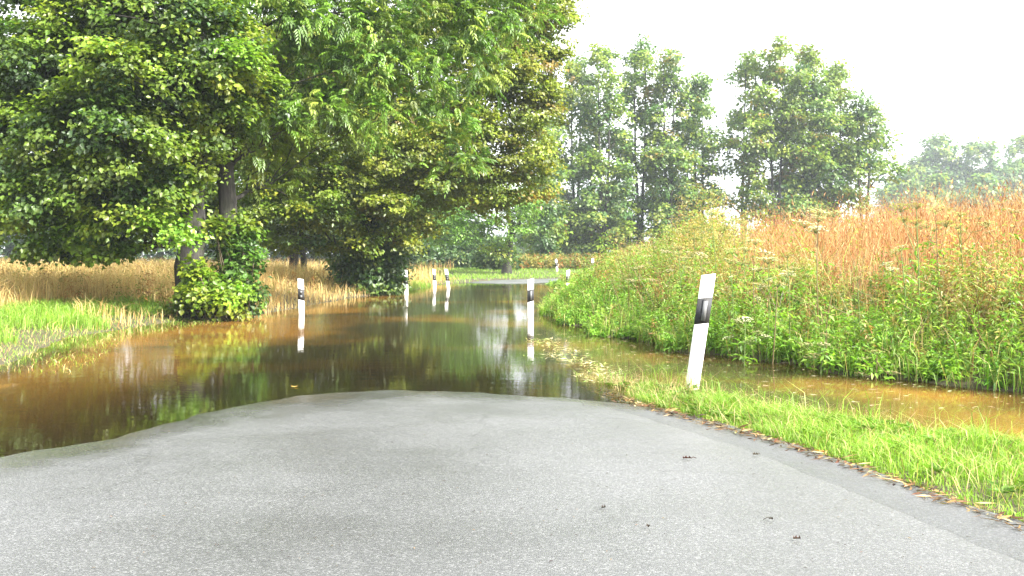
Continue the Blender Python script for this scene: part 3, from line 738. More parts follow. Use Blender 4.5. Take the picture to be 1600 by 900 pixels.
# 5 tree in the field behind, bare stem under hanging foliage
for (u, d, label, lbs) in [
    (458, 42, 'tree with hanging olive foliage, its twin bare stems behind the tan grass', [(440, 340, 41, 60, 40), (500, 320, 41, 55, 50), (420, 280, 41, 60, 55), (480, 240, 41.5, 80, 60), (400, 350, 41.5, 40, 35), (530, 370, 41.2, 30, 26), (440, 180, 42, 90, 60), (540, 160, 43, 90, 60), (450, 100, 43, 100, 70)]),
    (655, 72, 'dark tree behind the pair of posts, half hidden by pale foliage', [(640, 330, 71, 40, 35), (690, 320, 71, 45, 35), (700, 280, 71.5, 50, 40), (660, 260, 72, 60, 45), (620, 290, 72, 50, 40), (690, 200, 73, 60, 60)]),
    (52, 36, 'shaded tree at the far left edge behind the dark crown', [(40, 300, 36, 80, 50), (100, 340, 36, 70, 40), (160, 320, 36.5, 60, 45), (-30, 280, 36, 90, 70), (80, 200, 37, 120, 90), (250, 330, 37, 60, 45), (180, 200, 37.5, 110, 90)])]:
    b = P(u, 0, d); b[2] = 0.3
    tr = [([b, b + [0.05, 0, 2], b + [0.2, 0, 4], b + [0.1, 0, 7]], [0.2, 0.17, 0.14, 0.06])]
    if u == 458: tr.append(([b + [0.38, 0.3, 0], b + [0.3, 0.3, 2], b + [0.25, 0.2, 4], b + [0.3, 0, 6.5]], [0.13, 0.12, 0.1, 0.05]))
    build_tree('field_tree', label, 'tree', tr, [L_(*q[:5], None, PAL_HANG if u == 458 else None) for q in lbs],
               dict(kind='kite', n=2.2, per=36, L=0.18, W=0.13, rad=0.55, pal=PAL_BUSH if u != 458 else PAL_HANG, flat=0.6), limb_r=0.08, twigs=3)

# 6 the tall open row on the right, about a hundred metres off
def tall_tree(u, d, v_top, half, label, pal=PAL_FAR, low=395, dens=1.0, lean=0, lowfill=True, name='tall_tree', forks=2):
    b = P(u, 0, d); b[2] = 0.4; m = d / F_PX
    top = P(u + lean, v_top, d); H = top[2] - b[2]
    trunks = []
    for f in range(forks):
        o = (f - (forks - 1) / 2) * half * 0.35 * m
        trunks.append(([b + [0.12 * (f - (forks - 1) / 2) * 2, 0, 0], b + [o * 0.4, 0, H * 0.25], b * 0.5 + top * 0.5 + [o, 0, 0], top - [-o * 1.3, 0, 0.9]], [0.26 / forks ** 0.4, 0.2 / forks ** 0.4, 0.13 / forks ** 0.4, 0.03]))
    lobes = []
    nl = 15
    for k in range(nl):
        f = (k + 0.5) / nl
        w = half * (0.62 + 0.5 * math.sin(math.pi * min(1, f * 1.05 + 0.12))) * (1.0 if f < 0.75 else 1 - (f - 0.75) * 0.85)
        v = low + (v_top - low) * f
        if not lowfill and f < 0.32 and rng.random() < 0.75: continue
        for sgn in (-1, 1) if f < 0.9 else (-0.5, 0.4):
            uu = u + lean * f + sgn * rng.uniform(0.2, 0.85) * w
            lobes.append(L_(uu, v + rng.normal(0, 7), d + rng.normal(0, 1.4), w * rng.uniform(0.38, 0.66), rng.uniform(12, 20), rng.uniform(1.0, 1.9), (PAL_FARY if rng.random() < 0.25 else pal)))
    return build_tree(name, label, 'tree', trunks, lobes, dict(kind='kite', n=1.0 * dens, per=22, L=0.34, W=0.26, rad=0.7, pal=pal, flat=0.6, lo=0.1), group='tall trees of the row behind the weedy bank', limb_r=0.10, twigs=2, bark_sides=6)
tall_tree(850, 78, 190, 26, 'tall tree with an ivy-wrapped stem, first of the far row at its left end', PAL_FAR, 400, 0.9, 0)
tall_tree(900, 92, 96, 34, 'hazy tall tree just right of the olive crown, second of the far row', dens=0.9)
tall_tree(944, 90, 78, 42, 'tall open tree with one straight dark stem, left of the highest top', dens=0.8)
tall_tree(1000, 94, 66, 42, 'highest tree of the left cluster in the far row', dens=0.85, forks=2)
tall_tree(1045, 92, 92, 36, 'tall tree on the right shoulder of the left cluster of the far row', dens=0.95)
tall_tree(1095, 95, 124, 34, 'dark slim tree closing the left cluster, beside the gap of sky', dens=1.0, lean=-6)
tall_tree(1162, 96, 84, 36, 'slender see-through tree with a thin bare stem right of the sky gap', dens=0.55, lean=12, lowfill=False, low=330, forks=2)
tall_tree(1213, 94, 80, 48, 'tall yellow-green tree at the top of the right cluster', PAL_FARY, low=345, dens=1.0, forks=2)
tall_tree(1262, 95, 82, 46, 'full tall tree in the middle of the right cluster', low=345, dens=1.0, forks=2)
tall_tree(1305, 97, 105, 40, 'tall tree with rusty tinted top right of the cluster middle', PAL_FARY, low=345, dens=0.8)
tall_tree(1350, 96, 160, 44, 'lower rounded open tree at the right end of the cluster', low=340, dens=0.7, lowfill=False, forks=2)

# 7 far hazy trees
def far_tree(u, d, v_top, half, label, low=400, pal=PAL_FAR, group='hazy trees on the horizon'):
    b = P(u, 0, d); b[2] = 0.45; top = P(u, v_top, d)
    lobes = []
    rows = 5
    for k in range(rows):
        f = k / (rows - 1); w = half * math.sqrt(max(0.06, 1 - (f * 0.98) ** 2.4)); v = low - 4 - (low - v_top) * 0.86 * f
        cols = max(1, int(round(w / half * 4)))
        for j in range(cols):
            du_ = ((j + 0.5) / cols * 2 - 1) * w * 0.85 + rng.normal(0, half * 0.07)
            lobes.append(L_(u + du_, v + rng.normal(0, 3), d + rng.normal(0, half * d / F_PX * 0.3), half * rng.uniform(0.27, 0.40), (low - v_top) * rng.uniform(0.13, 0.2), half * 0.3 * d / F_PX, None))
    return build_tree('distant_tree', label, 'tree', [([b, b * 0.5 + top * 0.5, top - [0, 0, 2]], [0.4, 0.25, 0.06])], lobes,
                      dict(kind='kite', n=0.6 * min(1, (110 / d) ** 1.4), per=24, L=0.9 * d / 250 + 0.12, W=0.7 * d / 250 + 0.1, rad=0.5 + d / 220, pal=pal, flat=0.7, lo=0.3), group=group, limb_r=0.12, twigs=0, bark_sides=6)
far_tree(1462, 270, 216, 74, 'pale hazy round tree far off, highest of the far wood at the right', 395)
far_tree(1408, 225, 268, 52, 'low hazy bushy tree at the left end of the far wood', 395)
far_tree(1535, 275, 234, 70, 'hazy round tree in the far wood, right of its highest tree', 395)
far_tree(1605, 280, 220, 70, 'hazy round tree of the far wood at the right picture edge', 395)
far_tree(1460, 220, 280, 56, 'low hazy bushy tree in front of the highest tree of the far wood', 395)
far_tree(1540, 222, 284, 56, 'low hazy bushy tree in front of the far wood near the right edge', 395)
far_tree(822, 190, 348, 30, 'bluish hazy tree seen through the gap above the far bend', 404)
far_tree(872, 200, 340, 30, 'bluish hazy tree behind the ivy-wrapped stem', 404)
for k, (u, vt, hw, lb) in enumerate([(20, 250, 70, 'hazy tree at the far left behind the field'), (140, 230, 70, 'hazy tree behind the field under the dark crown'), (250, 240, 66, 'hazy tree left of the furrowed trunk, behind the field'),
                                 (360, 225, 66, 'hazy tree behind the field between the two near trunks'), (450, 215, 64, 'hazy tree behind the twin bare stems in the field'), (540, 205, 64, 'hazy blue tree behind the tan grass left of the ivy-clad trunk'),
                                 (630, 215, 58, 'hazy tree behind the field right of the ivy-clad trunk'), (705, 230, 50, 'hazy tree behind the pair of posts')]):
    far_tree(u, 100 + 7 * (k % 3), vt, hw, lb, 402, PAL_BUSH, 'hazy trees behind the field')
for (u, d, vt, h, lb) in [(960, 98, 300, 50, 'understorey bush under the left half of the far row'), (1060, 99, 310, 50, 'understorey bush under the slim dark tree of the far row'), (900, 96, 330, 40, 'understorey bush beside the ivy-wrapped stem'),
                          (1240, 101, 305, 60, 'understorey bush under the right cluster of the far row')]:
    far_tree(u, d, vt, h, lb, 404, PAL_FAR, 'bushes under the far row')

# ------------------------------------------------------------------ bushes
def bush(name, label, u, v, d, parts, pal, L, W, n, per, rad, group=None):
    base = P(u, v, d); root = empty(name, base); tag(root, label, 'bush', group)
    st = Acc(); cr = Acc()
    for (du, dv, dd, ru, rv, p) in parts:
        lb = L_(u + du, v + dv, d + dd, ru, rv, None, None); c, r = lb[0], lb[1]
        area = (r[0] * r[1] + r[1] * r[2] + r[0] * r[2]) / 3 * 12.6
        k = max(5, int(area * n)); cen, out = shell_points((c, r), k, 0.3)
        cen[:, 2] = np.maximum(cen[:, 2], 0.12)
        leaf_clumps(cr, cen, out, rad, per, L, W, p or pal, 0.65, updown=0.55)
        for q in range(4):
            e = cen[rng.integers(k)]; b0 = base + [rng.normal(0, 0.15), rng.normal(0, 0.1), -0.25]
            tube(st, bezier(b0, (b0 + e) / 2 + rng.normal(0, 0.1, 3) + [0, 0, 0.15], e, 6), np.linspace(0.018, 0.005, 6), 5, (0.10, 0.08, 0.05))
    o = obj('stems', st.mesh('stems', base), M_STEM, root); o['kind'] = 'stuff'
    o = obj('foliage', cr.mesh('foliage', base), M_LEAF, root); o['kind'] = 'stuff'
bush('leafy_bush', 'yellow-green sapling bush at the foot of the furrowed trunk, over the water', 335, 487, 19.0,
     [(-20, -20, 0, 34, 22, PAL_YEL), (15, -15, -0.2, 34, 20, PAL_YEL), (-30, -55, 0.1, 20, 20, PAL_YEL), (30, -25, 0, 26, 20, PAL_LIME), (-5, -40, 0.3, 30, 22, PAL_LIME), (10, -2, -0.1, 40, 10, None), (-55, 0, 0.2, 20, 14, PAL_HANG)], PAL_HANG, 0.10, 0.085, 14, 24, 0.2)
bush('elder_bush', 'green bush climbing round the grey trunk at the water edge', 378, 486, 19.8,
     [(0, -30, 0, 28, 32, None), (5, -70, 0, 28, 32, None), (-5, -105, 0.1, 24, 30, None), (12, -20, 0.3, 22, 24, PAL_BUSH), (-20, -75, 0.5, 26, 40, PAL_OAK), (0, -130, 0.2, 18, 22, PAL_HANG), (-40, -115, -0.2, 22, 26, PAL_HANG), (-15, 0, 0, 30, 12, PAL_BUSH)],
     [((0.08, 0.16, 0.025), 3), ((0.12, 0.22, 0.03), 2), ((0.05, 0.1, 0.02), 2)], 0.11, 0.075, 12, 26, 0.24)
bush('dark_shrub', 'dark green shrub round the foot of the ivy-clad trunk', 580, 458, 31.6, [(0, -22, 0, 42, 26, None), (-15, -50, 0.2, 36, 26, None), (22, -45, 0.2, 34, 28, None), (0, -8, -0.2, 46, 14, None)], PAL_IVY, 0.16, 0.09, 6, 34, 0.34)
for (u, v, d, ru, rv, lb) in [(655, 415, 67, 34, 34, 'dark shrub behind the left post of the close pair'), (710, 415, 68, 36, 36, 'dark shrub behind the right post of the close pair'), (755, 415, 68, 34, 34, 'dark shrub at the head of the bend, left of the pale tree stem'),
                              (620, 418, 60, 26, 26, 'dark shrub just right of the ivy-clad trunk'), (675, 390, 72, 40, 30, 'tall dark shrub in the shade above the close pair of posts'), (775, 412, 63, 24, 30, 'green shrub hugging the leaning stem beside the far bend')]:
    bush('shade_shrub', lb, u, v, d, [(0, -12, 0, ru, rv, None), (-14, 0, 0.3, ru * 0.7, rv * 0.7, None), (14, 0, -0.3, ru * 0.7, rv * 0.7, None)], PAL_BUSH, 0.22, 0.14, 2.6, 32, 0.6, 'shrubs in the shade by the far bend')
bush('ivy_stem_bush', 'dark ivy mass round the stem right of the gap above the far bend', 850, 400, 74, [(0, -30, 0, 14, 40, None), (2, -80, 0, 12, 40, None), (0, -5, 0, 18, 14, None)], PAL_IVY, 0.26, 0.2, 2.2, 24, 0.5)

# ------------------------------------------------------------------ ground vegetation (uncountable)
def ground_pts(n, fx, d0, d1, power=1.0):
    """n points; depth drawn between d0 and d1 (power > 1 favours near), x from fx(d, rand)"""
    d = d0 + (d1 - d0) * rng.uniform(0, 1, n) ** power
    x = fx(d, rng.uniform(0, 1, n)); z = terrain(x, d)
    return np.stack([x, d, z], 1)
def stuff(name, acc, mat, label, cat):
    o = obj(name, acc.mesh(name), mat); tag(o, label, cat, kind='stuff'); return o
PAL_VERGE = [((0.16, 0.30, 0.022), 4), ((0.21, 0.37, 0.035), 3), ((0.11, 0.21, 0.02), 1.6), ((0.32, 0.40, 0.11), 1.4)]
PAL_TAN = [((0.54, 0.38, 0.15), 4), ((0.60, 0.46, 0.21), 3.5), ((0.36, 0.19, 0.065), 2), ((0.24, 0.20, 0.06), 1)]
PAL_RUSSET = [((0.33, 0.150, 0.060), 4), ((0.43, 0.225, 0.10), 3.4), ((0.21, 0.085, 0.038), 2.6), ((0.51, 0.37, 0.19), 1.8)]
PAL_HERB = [((0.15, 0.26, 0.03), 4), ((0.21, 0.32, 0.05), 3), ((0.085, 0.16, 0.025), 2), ((0.29, 0.30, 0.08), 2.4), ((0.30, 0.18, 0.06), 1.2), ((0.38, 0.32, 0.15), 1)]

def herbs(acc, st, pts, H, pal, per, L, W, spread=0.16, stem_w=0.006):
    n = len(pts); az = rng.uniform(0, 2 * np.pi, n); ln = rng.uniform(0, 0.28, n)
    dr = np.stack([np.cos(az) * ln, np.sin(az) * ln, np.ones(n)], 1)
    tip = pts + dr * H[:, None]
    cc = pick(pal, n, 0.14)
    blades(st, pts - [0, 0, 0.03], H, stem_w, ln, 0.05, cc * [0.9, 0.75, 0.8] + [0.03, 0.01, 0], az=az)
    k = np.repeat(np.arange(n), per); f = rng.uniform(0.12, 1.0, len(k)) ** 0.8
    th = rng.uniform(0, 2 * np.pi, len(k)); out = np.stack([np.cos(th), np.sin(th), np.zeros(len(k))], 1)
    rr = spread * H[k] * (1.1 - f * 0.75) * rng.uniform(0.1, 1.0, len(k))
    pos = pts[k] + dr[k] * (H[k] * f)[:, None] + out * rr[:, None]
    D = out + UP * rng.normal(-0.15, 0.45, (len(k), 1)); N = UP + out * 0.3 + rng.normal(0, 0.4, (len(k), 3))
    sz = rng.uniform(0.5, 1.3, len(k)) * (1.15 - 0.55 * f)
    kites(acc, pos, D, N, L * sz, W * sz, np.clip(cc[k] * (1 + rng.normal(0, 0.16, (len(k), 1))), 0.01, 0.8), 0.15, 0.25)
def patch(p, k=1.0):
    """slow spatial variation, -1..1"""
    return np.sin(p[:, 0] * 1.7 * k + 2 * np.sin(p[:, 1] * 0.9 * k)) * np.sin(p[:, 1] * 1.3 * k + 1.5 * np.sin(p[:, 0] * 1.1 * k + 1))
# near verge
a = Acc()
redge = lambda d: np.interp(d, CL[:, 1][:300], CL[:, 0][:300]) + HALF
pts = ground_pts(52000, lambda d, r: redge(d) + 0.05 + (verge_out(d) + 0.12 - redge(d)) * r, 3.6, 10.7, 0.8)
pts = pts[pts[:, 2] > -0.04]
clump = np.sin(pts[:, 0] * 5.1 + np.sin(pts[:, 1] * 3.7)) * np.sin(pts[:, 1] * 4.3 + 1.3 * np.sin(pts[:, 0] * 2.9))
H = (0.10 + 0.045 * clump) * rng.uniform(0.5, 1.5, len(pts)) * np.clip(0.4 + (pts[:, 0] - redge(pts[:, 1])) * 1.8, 0.4, 1.1) * np.clip(0.45 + (verge_out(pts[:, 1]) - pts[:, 0]) * 1.2, 0.4, 1)
blades(a, pts - [0, 0, 0.01], H, rng.uniform(0.003, 0.0065, len(pts)), rng.uniform(0.05, 0.4, len(pts)), rng.uniform(0.1, 0.9, len(pts)), pick(PAL_VERGE, len(pts), 0.14), pick(PAL_VERGE, len(pts), 0.14) * [1.15, 1.1, 1.2])
pts = ground_pts(420, lambda d, r: verge_out(d) - 0.3 + 0.4 * r, 4.5, 9.8, 0.8)
blades(a, pts, rng.uniform(0.18, 0.36, len(pts)), 0.005, rng.uniform(0.05, 0.3, len(pts)), rng.uniform(0.2, 0.8, len(pts)), pick(PAL_VERGE + [((0.4, 0.33, 0.16), 2)], len(pts)))
pts = ground_pts(2600, lambda d, r: redge(d) + 0.1 + (verge_out(d) - redge(d)) * r, 3.6, 10.2, 0.8)
blades(a, pts, rng.uniform(0.08, 0.22, len(pts)), 0.004, rng.uniform(0.1, 0.9, len(pts)), rng.uniform(0.2, 1.0, len(pts)), pick([((0.42, 0.36, 0.16), 3), ((0.30, 0.22, 0.09), 2)], len(pts)))
pts = ground_pts(110, lambda d, r: redge(d) + 0.2 + (verge_out(d) - redge(d) - 0.2) * r, 4.0, 9.6, 0.8); pts = np.repeat(pts, 9, 0); n_ = len(pts)
th = rng.uniform(0, 2 * np.pi, n_); o_ = np.stack([np.cos(th), np.sin(th), 0.5 + 0.4 * rng.random(n_)], 1)
kites(a, pts + [0, 0, 0.03], o_, UP + rng.normal(0, 0.3, (n_, 3)), rng.uniform(0.06, 0.13, n_), rng.uniform(0.018, 0.035, n_), pick([((0.08, 0.17, 0.02), 3), ((0.13, 0.24, 0.03), 2)], n_), 0.15, 0.3)
stuff('verge_grass', a, M_GRASS, 'bright green grass on the near verge beside the asphalt', 'grass')

# litter along the asphalt edge
a = Acc()
n = 1300; d = 3.6 + 6.0 * rng.uniform(0, 1, n); x = redge(d) - 0.02 + np.abs(rng.normal(0, 0.06, n)) * rng.choice([-0.7, 1], n)
s_, t_ = near_road(x, d); z = np.where(off_road(s_, t_) < 0, road_z(s_, t_), terrain(x, d)) + rng.uniform(0.004, 0.02, n)
th = rng.uniform(0, 2 * np.pi, n); D = np.stack([np.cos(th), np.sin(th), rng.normal(0, 0.15, n)], 1)
kites(a, np.stack([x, d, z], 1), D, UP + rng.normal(0, 0.3, (n, 3)), rng.uniform(0.03, 0.11, n), rng.uniform(0.006, 0.016, n), pick([((0.22, 0.14, 0.06), 3), ((0.10, 0.055, 0.028), 4), ((0.40, 0.31, 0.15), 1.5), ((0.045, 0.03, 0.02), 3)], n, 0.2), 0.1, 0.0)
stuff('edge_litter', a, M_DRY, 'brown dead stalks and leaf litter along the asphalt edge', 'leaf litter')

# floating bits
a = Acc()
n = 420; d = 8.0 + 8 * rng.uniform(0, 1, n) ** 1.3; lo = np.maximum(verge_out(d) + 0.1, redge(d) + 0.2); hi = xs_right(d) + 0.1; x = lo + (hi - lo) * rng.uniform(0, 1, n) ** 0.9
th = rng.normal(0, 0.5, n); D = np.stack([np.cos(th), np.sin(th), 0 * th], 1)
kites(a, np.stack([x, d, 0.004 + 0 * d], 1), D, np.tile(UP, (n, 1)), rng.uniform(0.02, 0.10, n), rng.uniform(0.006, 0.02, n), pick([((0.55, 0.5, 0.34), 3), ((0.35, 0.27, 0.13), 2), ((0.3, 0.36, 0.12), 1)], n), 0.05, 0)
# the drift line where the ditch meets the road water
n = 800; d = 9.6 + 5.2 * rng.uniform(0, 1, n) ** 1.4; x = redge(d) + 0.28 + rng.normal(0, 0.13, n) + 0.1 * np.sin(d * 3)
th = rng.uniform(0, 2 * np.pi, n); D = np.stack([np.cos(th), np.sin(th), rng.uniform(0, 0.3, n)], 1)
kites(a, np.stack([x, d, np.maximum(terrain(x, d), 0) + 0.005], 1), D, UP + rng.normal(0, 0.2, (n, 3)), rng.uniform(0.03, 0.12, n), rng.uniform(0.005, 0.016, n), pick([((0.5, 0.45, 0.25), 3), ((0.3, 0.25, 0.1), 2), ((0.25, 0.35, 0.08), 2)], n), 0.1, 0)
stuff('floating_debris', a, M_DRY, 'pale straw bits floating on the brown ditch water', 'debris')

# left bank: tan grass, green tuft at the left, drowned grass in the shallows
a = Acc()
lx = lambda d, r: xs_left(d) + 0.12 - (d * 0.56 + xs_left(d)) * r
pts = ground_pts(40000, lx, 15.5, 48, 0.9); pts = pts[(pts[:, 2] > -0.01)]
uL = xs_left(pts[:, 1]) - pts[:, 0]
green = (pts[:, 1] < 21.5) & (pts[:, 0] < -7.2 + 0.5 * np.sin(pts[:, 1] * 2)) & (uL < 2.4)
green |= (pts[:, 1] < 20) & (uL < 1.1) & (rng.random(len(pts)) < 0.8)
pts = pts[~green]; uL = uL[~green]
H = np.clip(0.18 + uL * 0.14, 0.15, 0.55) * rng.uniform(0.5, 1.35, len(pts)) * (1 + 0.4 * np.sin(pts[:, 0] * 2.1 + np.sin(pts[:, 1] * 1.4)) * np.sin(pts[:, 1] * 1.7))
blades(a, pts, H, rng.uniform(0.006, 0.013, len(pts)), rng.uniform(0.0, 0.3, len(pts)), rng.uniform(0.1, 0.7, len(pts)), pick(PAL_TAN, len(pts), 0.15), pick(PAL_TAN, len(pts), 0.15))
pts = ground_pts(9000, lambda d, r: -0.60 * d + (xs_left(d) - 1 + 0.6 * d) * r, 30, 70, 1.0); pts = pts[pts[:, 2] > 0.05]
blades(a, pts, rng.uniform(0.3, 0.85, len(pts)), rng.uniform(0.012, 0.022, len(pts)), rng.uniform(0.0, 0.3, len(pts)), rng.uniform(0.1, 0.6, len(pts)), pick(PAL_TAN, len(pts), 0.15))
pts = ground_pts(520, lambda d, r: xs_left(d) - 0.8 - (d * 0.5 + xs_left(d)) * r, 19, 46, 0.9)
w_ = Acc(); herbs(a, w_, pts, rng.uniform(0.25, 0.75, len(pts)), [((0.16, 0.24, 0.04), 3), ((0.30, 0.14, 0.05), 2.5), ((0.36, 0.28, 0.10), 3)], 26, 0.09, 0.03, 0.2, 0.008)
a.add(np.concatenate(w_.V), np.concatenate(w_.F), np.concatenate(w_.C))
stuff('dry_grass', a, M_DRY, 'tall tan dry grass on the left bank behind the water', 'dry grass')

a = Acc()
pts = ground_pts(17000, lambda d, r: xs_left(d) + 0.1 - 2.6 * r, 11.0, 21.5, 1.0); pts = pts[(pts[:, 2] > 0.0) & (pts[:, 0] < -7.0 + 0.5 * np.sin(pts[:, 1] * 2))]
blades(a, pts, rng.uniform(0.10, 0.34, len(pts)), rng.uniform(0.005, 0.010, len(pts)), rng.uniform(0, 0.4, len(pts)), rng.uniform(0.2, 0.9, len(pts)), pick(PAL_VERGE, len(pts), 0.15))
pts = ground_pts(5200, lambda d, r: xs_left(d) - 1.2 + 2.2 * r ** 1.2, 10.5, 20.5, 1.0); pts[:, 2] = np.maximum(pts[:, 2], -0.03)
blades(a, pts, rng.uniform(0.03, 0.11, len(pts)), 0.006, rng.uniform(0.2, 0.8, len(pts)), rng.uniform(0.3, 1.0, len(pts)), pick(PAL_VERGE + PAL_VERGE + PAL_TAN[:2], len(pts), 0.15))
# short green grass beyond the second left post and on the far verge
pts = ground_pts(5000, lambda d, r: xs_left(d) + 0.25 - 1.3 * r, 31, 41, 1.0); pts = pts[pts[:, 2] > -0.03]
blades(a, pts, rng.uniform(0.08, 0.22, len(pts)), 0.012, rng.uniform(0, 0.4, len(pts)), rng.uniform(0.2, 0.8, len(pts)), pick(PAL_VERGE, len(pts), 0.12))
stuff('bank_grass', a, M_GRASS, 'green grass on the left bank running down into the water', 'grass')

a = Acc()
pts = ground_pts(26000, lambda d, r: -9 + 24 * r, 41.5, 68, 0.85)
s_, t_ = near_road(pts[:, 0], pts[:, 1]); pts = pts[(off_road(s_, t_) > 0.1) & (pts[:, 2] > -0.05)]
blades(a, pts, rng.uniform(0.07, 0.2, len(pts)), rng.uniform(0.014, 0.024, len(pts)), rng.uniform(0, 0.4, len(pts)), rng.uniform(0.2, 0.8, len(pts)), pick(PAL_VERGE, len(pts), 0.12))
stuff('far_verge_grass', a, M_GRASS, 'mown green verge round the outside of the far bend', 'grass')

# right bank: tall weeds
a, st = Acc(), Acc()
rx = lambda w: (lambda d, r: xs_right(d) + 0.02 + w * r)
PAL_BRIGHT = [((0.17, 0.32, 0.035), 4), ((0.22, 0.36, 0.05), 3), ((0.11, 0.22, 0.025), 2)]
PAL_FADED = [((0.33, 0.30, 0.10), 3), ((0.36, 0.22, 0.08), 2.5), ((0.24, 0.28, 0.06), 2.5), ((0.42, 0.36, 0.18), 1.5)]
def herb_top(d): return np.interp(d, [8, 13, 16, 18, 20, 44], [2.0, 2.0, 2.2, 2.7, 3.6, 3.4])       # how far up the bank the green weeds reach
for (n_, d0, d1, per, Lf, Wf, sw, fac) in [(3900, 6.0, 22, 34, 0.082, 0.027, 0.005, 1.0), (1900, 21, 44, 25, 0.115, 0.045, 0.009, 0.8)]:
    pts = ground_pts(n_, lambda d, r: xs_right(d) - 0.12 + herb_top(d) * r, d0, d1, 0.9)
    uR = pts[:, 0] - xs_right(pts[:, 1]); hh = patch(pts)
    H = np.clip(0.34 + uR * 0.16 + 0.3 * smooth(pts[:, 1], 15, 19), 0.3, 1.1) * rng.uniform(0.6, 1.2, len(pts)) * (1 + 0.42 * hh) * np.where(rng.random(len(pts)) < 0.08, 1.55, 1) * fac * (1 - 0.3 * smooth(pts[:, 1], 25, 44))
    H *= np.where(pts[:, 1] > 15, np.clip(0.36 + 0.55 * uR, 0.36, 1), 1)
    kind_ = hh * 0.5 + rng.normal(0, 0.35, len(pts)) + (uR - herb_top(pts[:, 1]) * 0.62) * 0.55 + 0.35 * smooth(pts[:, 1], 14, 24)
    for lo_, hi_, pal_ in [(-9, -0.35, PAL_BRIGHT), (-0.35, 0.35, PAL_HERB), (0.35, 9, PAL_FADED)]:
        q = (kind_ >= lo_) & (kind_ < hi_)
        herbs(a, st, pts[q], H[q], pal_, per, Lf, Wf, stem_w=sw)
# dead stalks leaning through the green, and loose straw
pts = ground_pts(420, lambda d, r: xs_right(d) + herb_top(d) * (0.1 + 0.95 * r), 8.8, 26, 0.9)
blades(st, pts, rng.uniform(0.6, 1.25, len(pts)), 0.007, rng.uniform(0.05, 0.6, len(pts)), 0.1, pick([((0.10, 0.055, 0.03), 3), ((0.22, 0.12, 0.05), 2), ((0.05, 0.04, 0.03), 1)], len(pts)))
pts = ground_pts(420, lambda d, r: xs_right(d) + herb_top(d) * (0.25 + 0.75 * r), 8.8, 30, 0.9)
herbs(a, st, pts, rng.uniform(0.5, 1.05, len(pts)), [((0.34, 0.16, 0.06), 3), ((0.42, 0.27, 0.11), 3), ((0.26, 0.12, 0.05), 2)], 40, 0.05, 0.014, 0.10)
# green and yellow plants straggling up through the russet growth
pts = ground_pts(230, lambda d, r: xs_right(d) + herb_top(d) * 0.9 + 3.2 * r ** 1.6, 9.5, 24, 0.8); pts = pts[patch(pts, 0.9) + rng.normal(0, 0.4, len(pts)) > -0.1]
herbs(a, st, pts, rng.uniform(0.7, 1.25, len(pts)), PAL_FADED + PAL_BRIGHT[:2], 34, 0.085, 0.028)
# rusty shrubs of dock and weed on the far side of the bend
pts = ground_pts(700, lambda d, r: -0.3 + 9 * r, 64, 72, 1.0)
herbs(a, st, pts, rng.uniform(0.4, 1.1, len(pts)), [((0.22, 0.2, 0.05), 3), ((0.28, 0.14, 0.05), 2), ((0.13, 0.19, 0.04), 2)], 22, 0.24, 0.12, stem_w=0.015)
V0 = st; a.V += [v for v in V0.V]; off = a.n
a.F += [f + off for f in V0.F]; a.C += V0.C; a.n += V0.n
stuff('tall_weeds', a, M_LEAF, 'tall tangled green weeds covering the right bank above the ditch', 'weeds')

a = Acc()
pts = ground_pts(9000, lambda d, r: xs_right(d) - 0.15 + 0.9 * r ** 1.5, 6.0, 26, 0.9)
pts = pts[patch(pts, 2.6) + rng.normal(0, 0.35, len(pts)) > -0.12]
blades(a, pts, rng.uniform(0.15, 0.45, len(pts)), rng.uniform(0.005, 0.010, len(pts)), rng.uniform(0, 0.4, len(pts)), rng.uniform(0.3, 1.0, len(pts)), pick(PAL_VERGE + [((0.36, 0.32, 0.12), 4)], len(pts), 0.15))
pts = ground_pts(12500, lambda d, r: xs_right(d) + 0.05 + herb_top(d) * r, 6.0, 36, 0.9)
uR = pts[:, 0] - xs_right(pts[:, 1])
keep = (pts[:, 1] < 15) | (uR > 0.9) | (rng.random(len(pts)) < 0.25); pts = pts[keep]; uR = uR[keep]
blades(a, pts, np.clip(0.4 + uR * 0.28, 0.3, 1.0) * rng.uniform(0.6, 1.3, len(pts)), rng.uniform(0.005, 0.011, len(pts)), rng.uniform(0, 0.3, len(pts)), rng.uniform(0.1, 0.7, len(pts)), pick(PAL_HERB + [((0.45, 0.36, 0.15), 5), ((0.38, 0.22, 0.08), 2)], len(pts), 0.15))
stuff('ditch_grass', a, M_GRASS, 'long arching grass along the far edge of the ditch water', 'grass')

a = Acc()
pts = ground_pts(24000, lambda d, r: xs_right(d) + herb_top(d) * 0.70 + (d * 0.58 - xs_right(d) - 1.0) * r, 8.0, 38, 0.8)
H = rng.uniform(0.55, 1.3, len(pts)) * (1 + 0.22 * patch(pts, 1.3)) * np.clip(0.5 + (pts[:, 0] - xs_right(pts[:, 1]) - 1.9) * 0.3, 0.5, 1)
c1 = pick(PAL_RUSSET, len(pts), 0.15)
blades(a, pts, H, rng.uniform(0.004, 0.010, len(pts)), rng.uniform(0, 0.22, len(pts)), rng.uniform(0.0, 0.35, len(pts)), c1, pick(PAL_RUSSET, len(pts), 0.15) * 1.1)
k = rng.integers(0, len(pts), 30000); f = rng.uniform(0.45, 1.0, len(k)); th = rng.uniform(0, 2 * np.pi, len(k))
pos = pts[k] + np.stack([np.cos(th) * 0.07, np.sin(th) * 0.07, H[k] * f * 0.95], 1)
kites(a, pos, np.stack([np.cos(th) * 0.5, np.sin(th) * 0.5, np.ones(len(k))], 1), np.stack([np.sin(th), -np.cos(th), 0 * th], 1), rng.uniform(0.04, 0.11, len(k)), rng.uniform(0.006, 0.018, len(k)), np.clip(c1[k] * (1 + rng.normal(0, 0.15, (len(k), 1))), 0.01, 0.8), 0.1, 0)
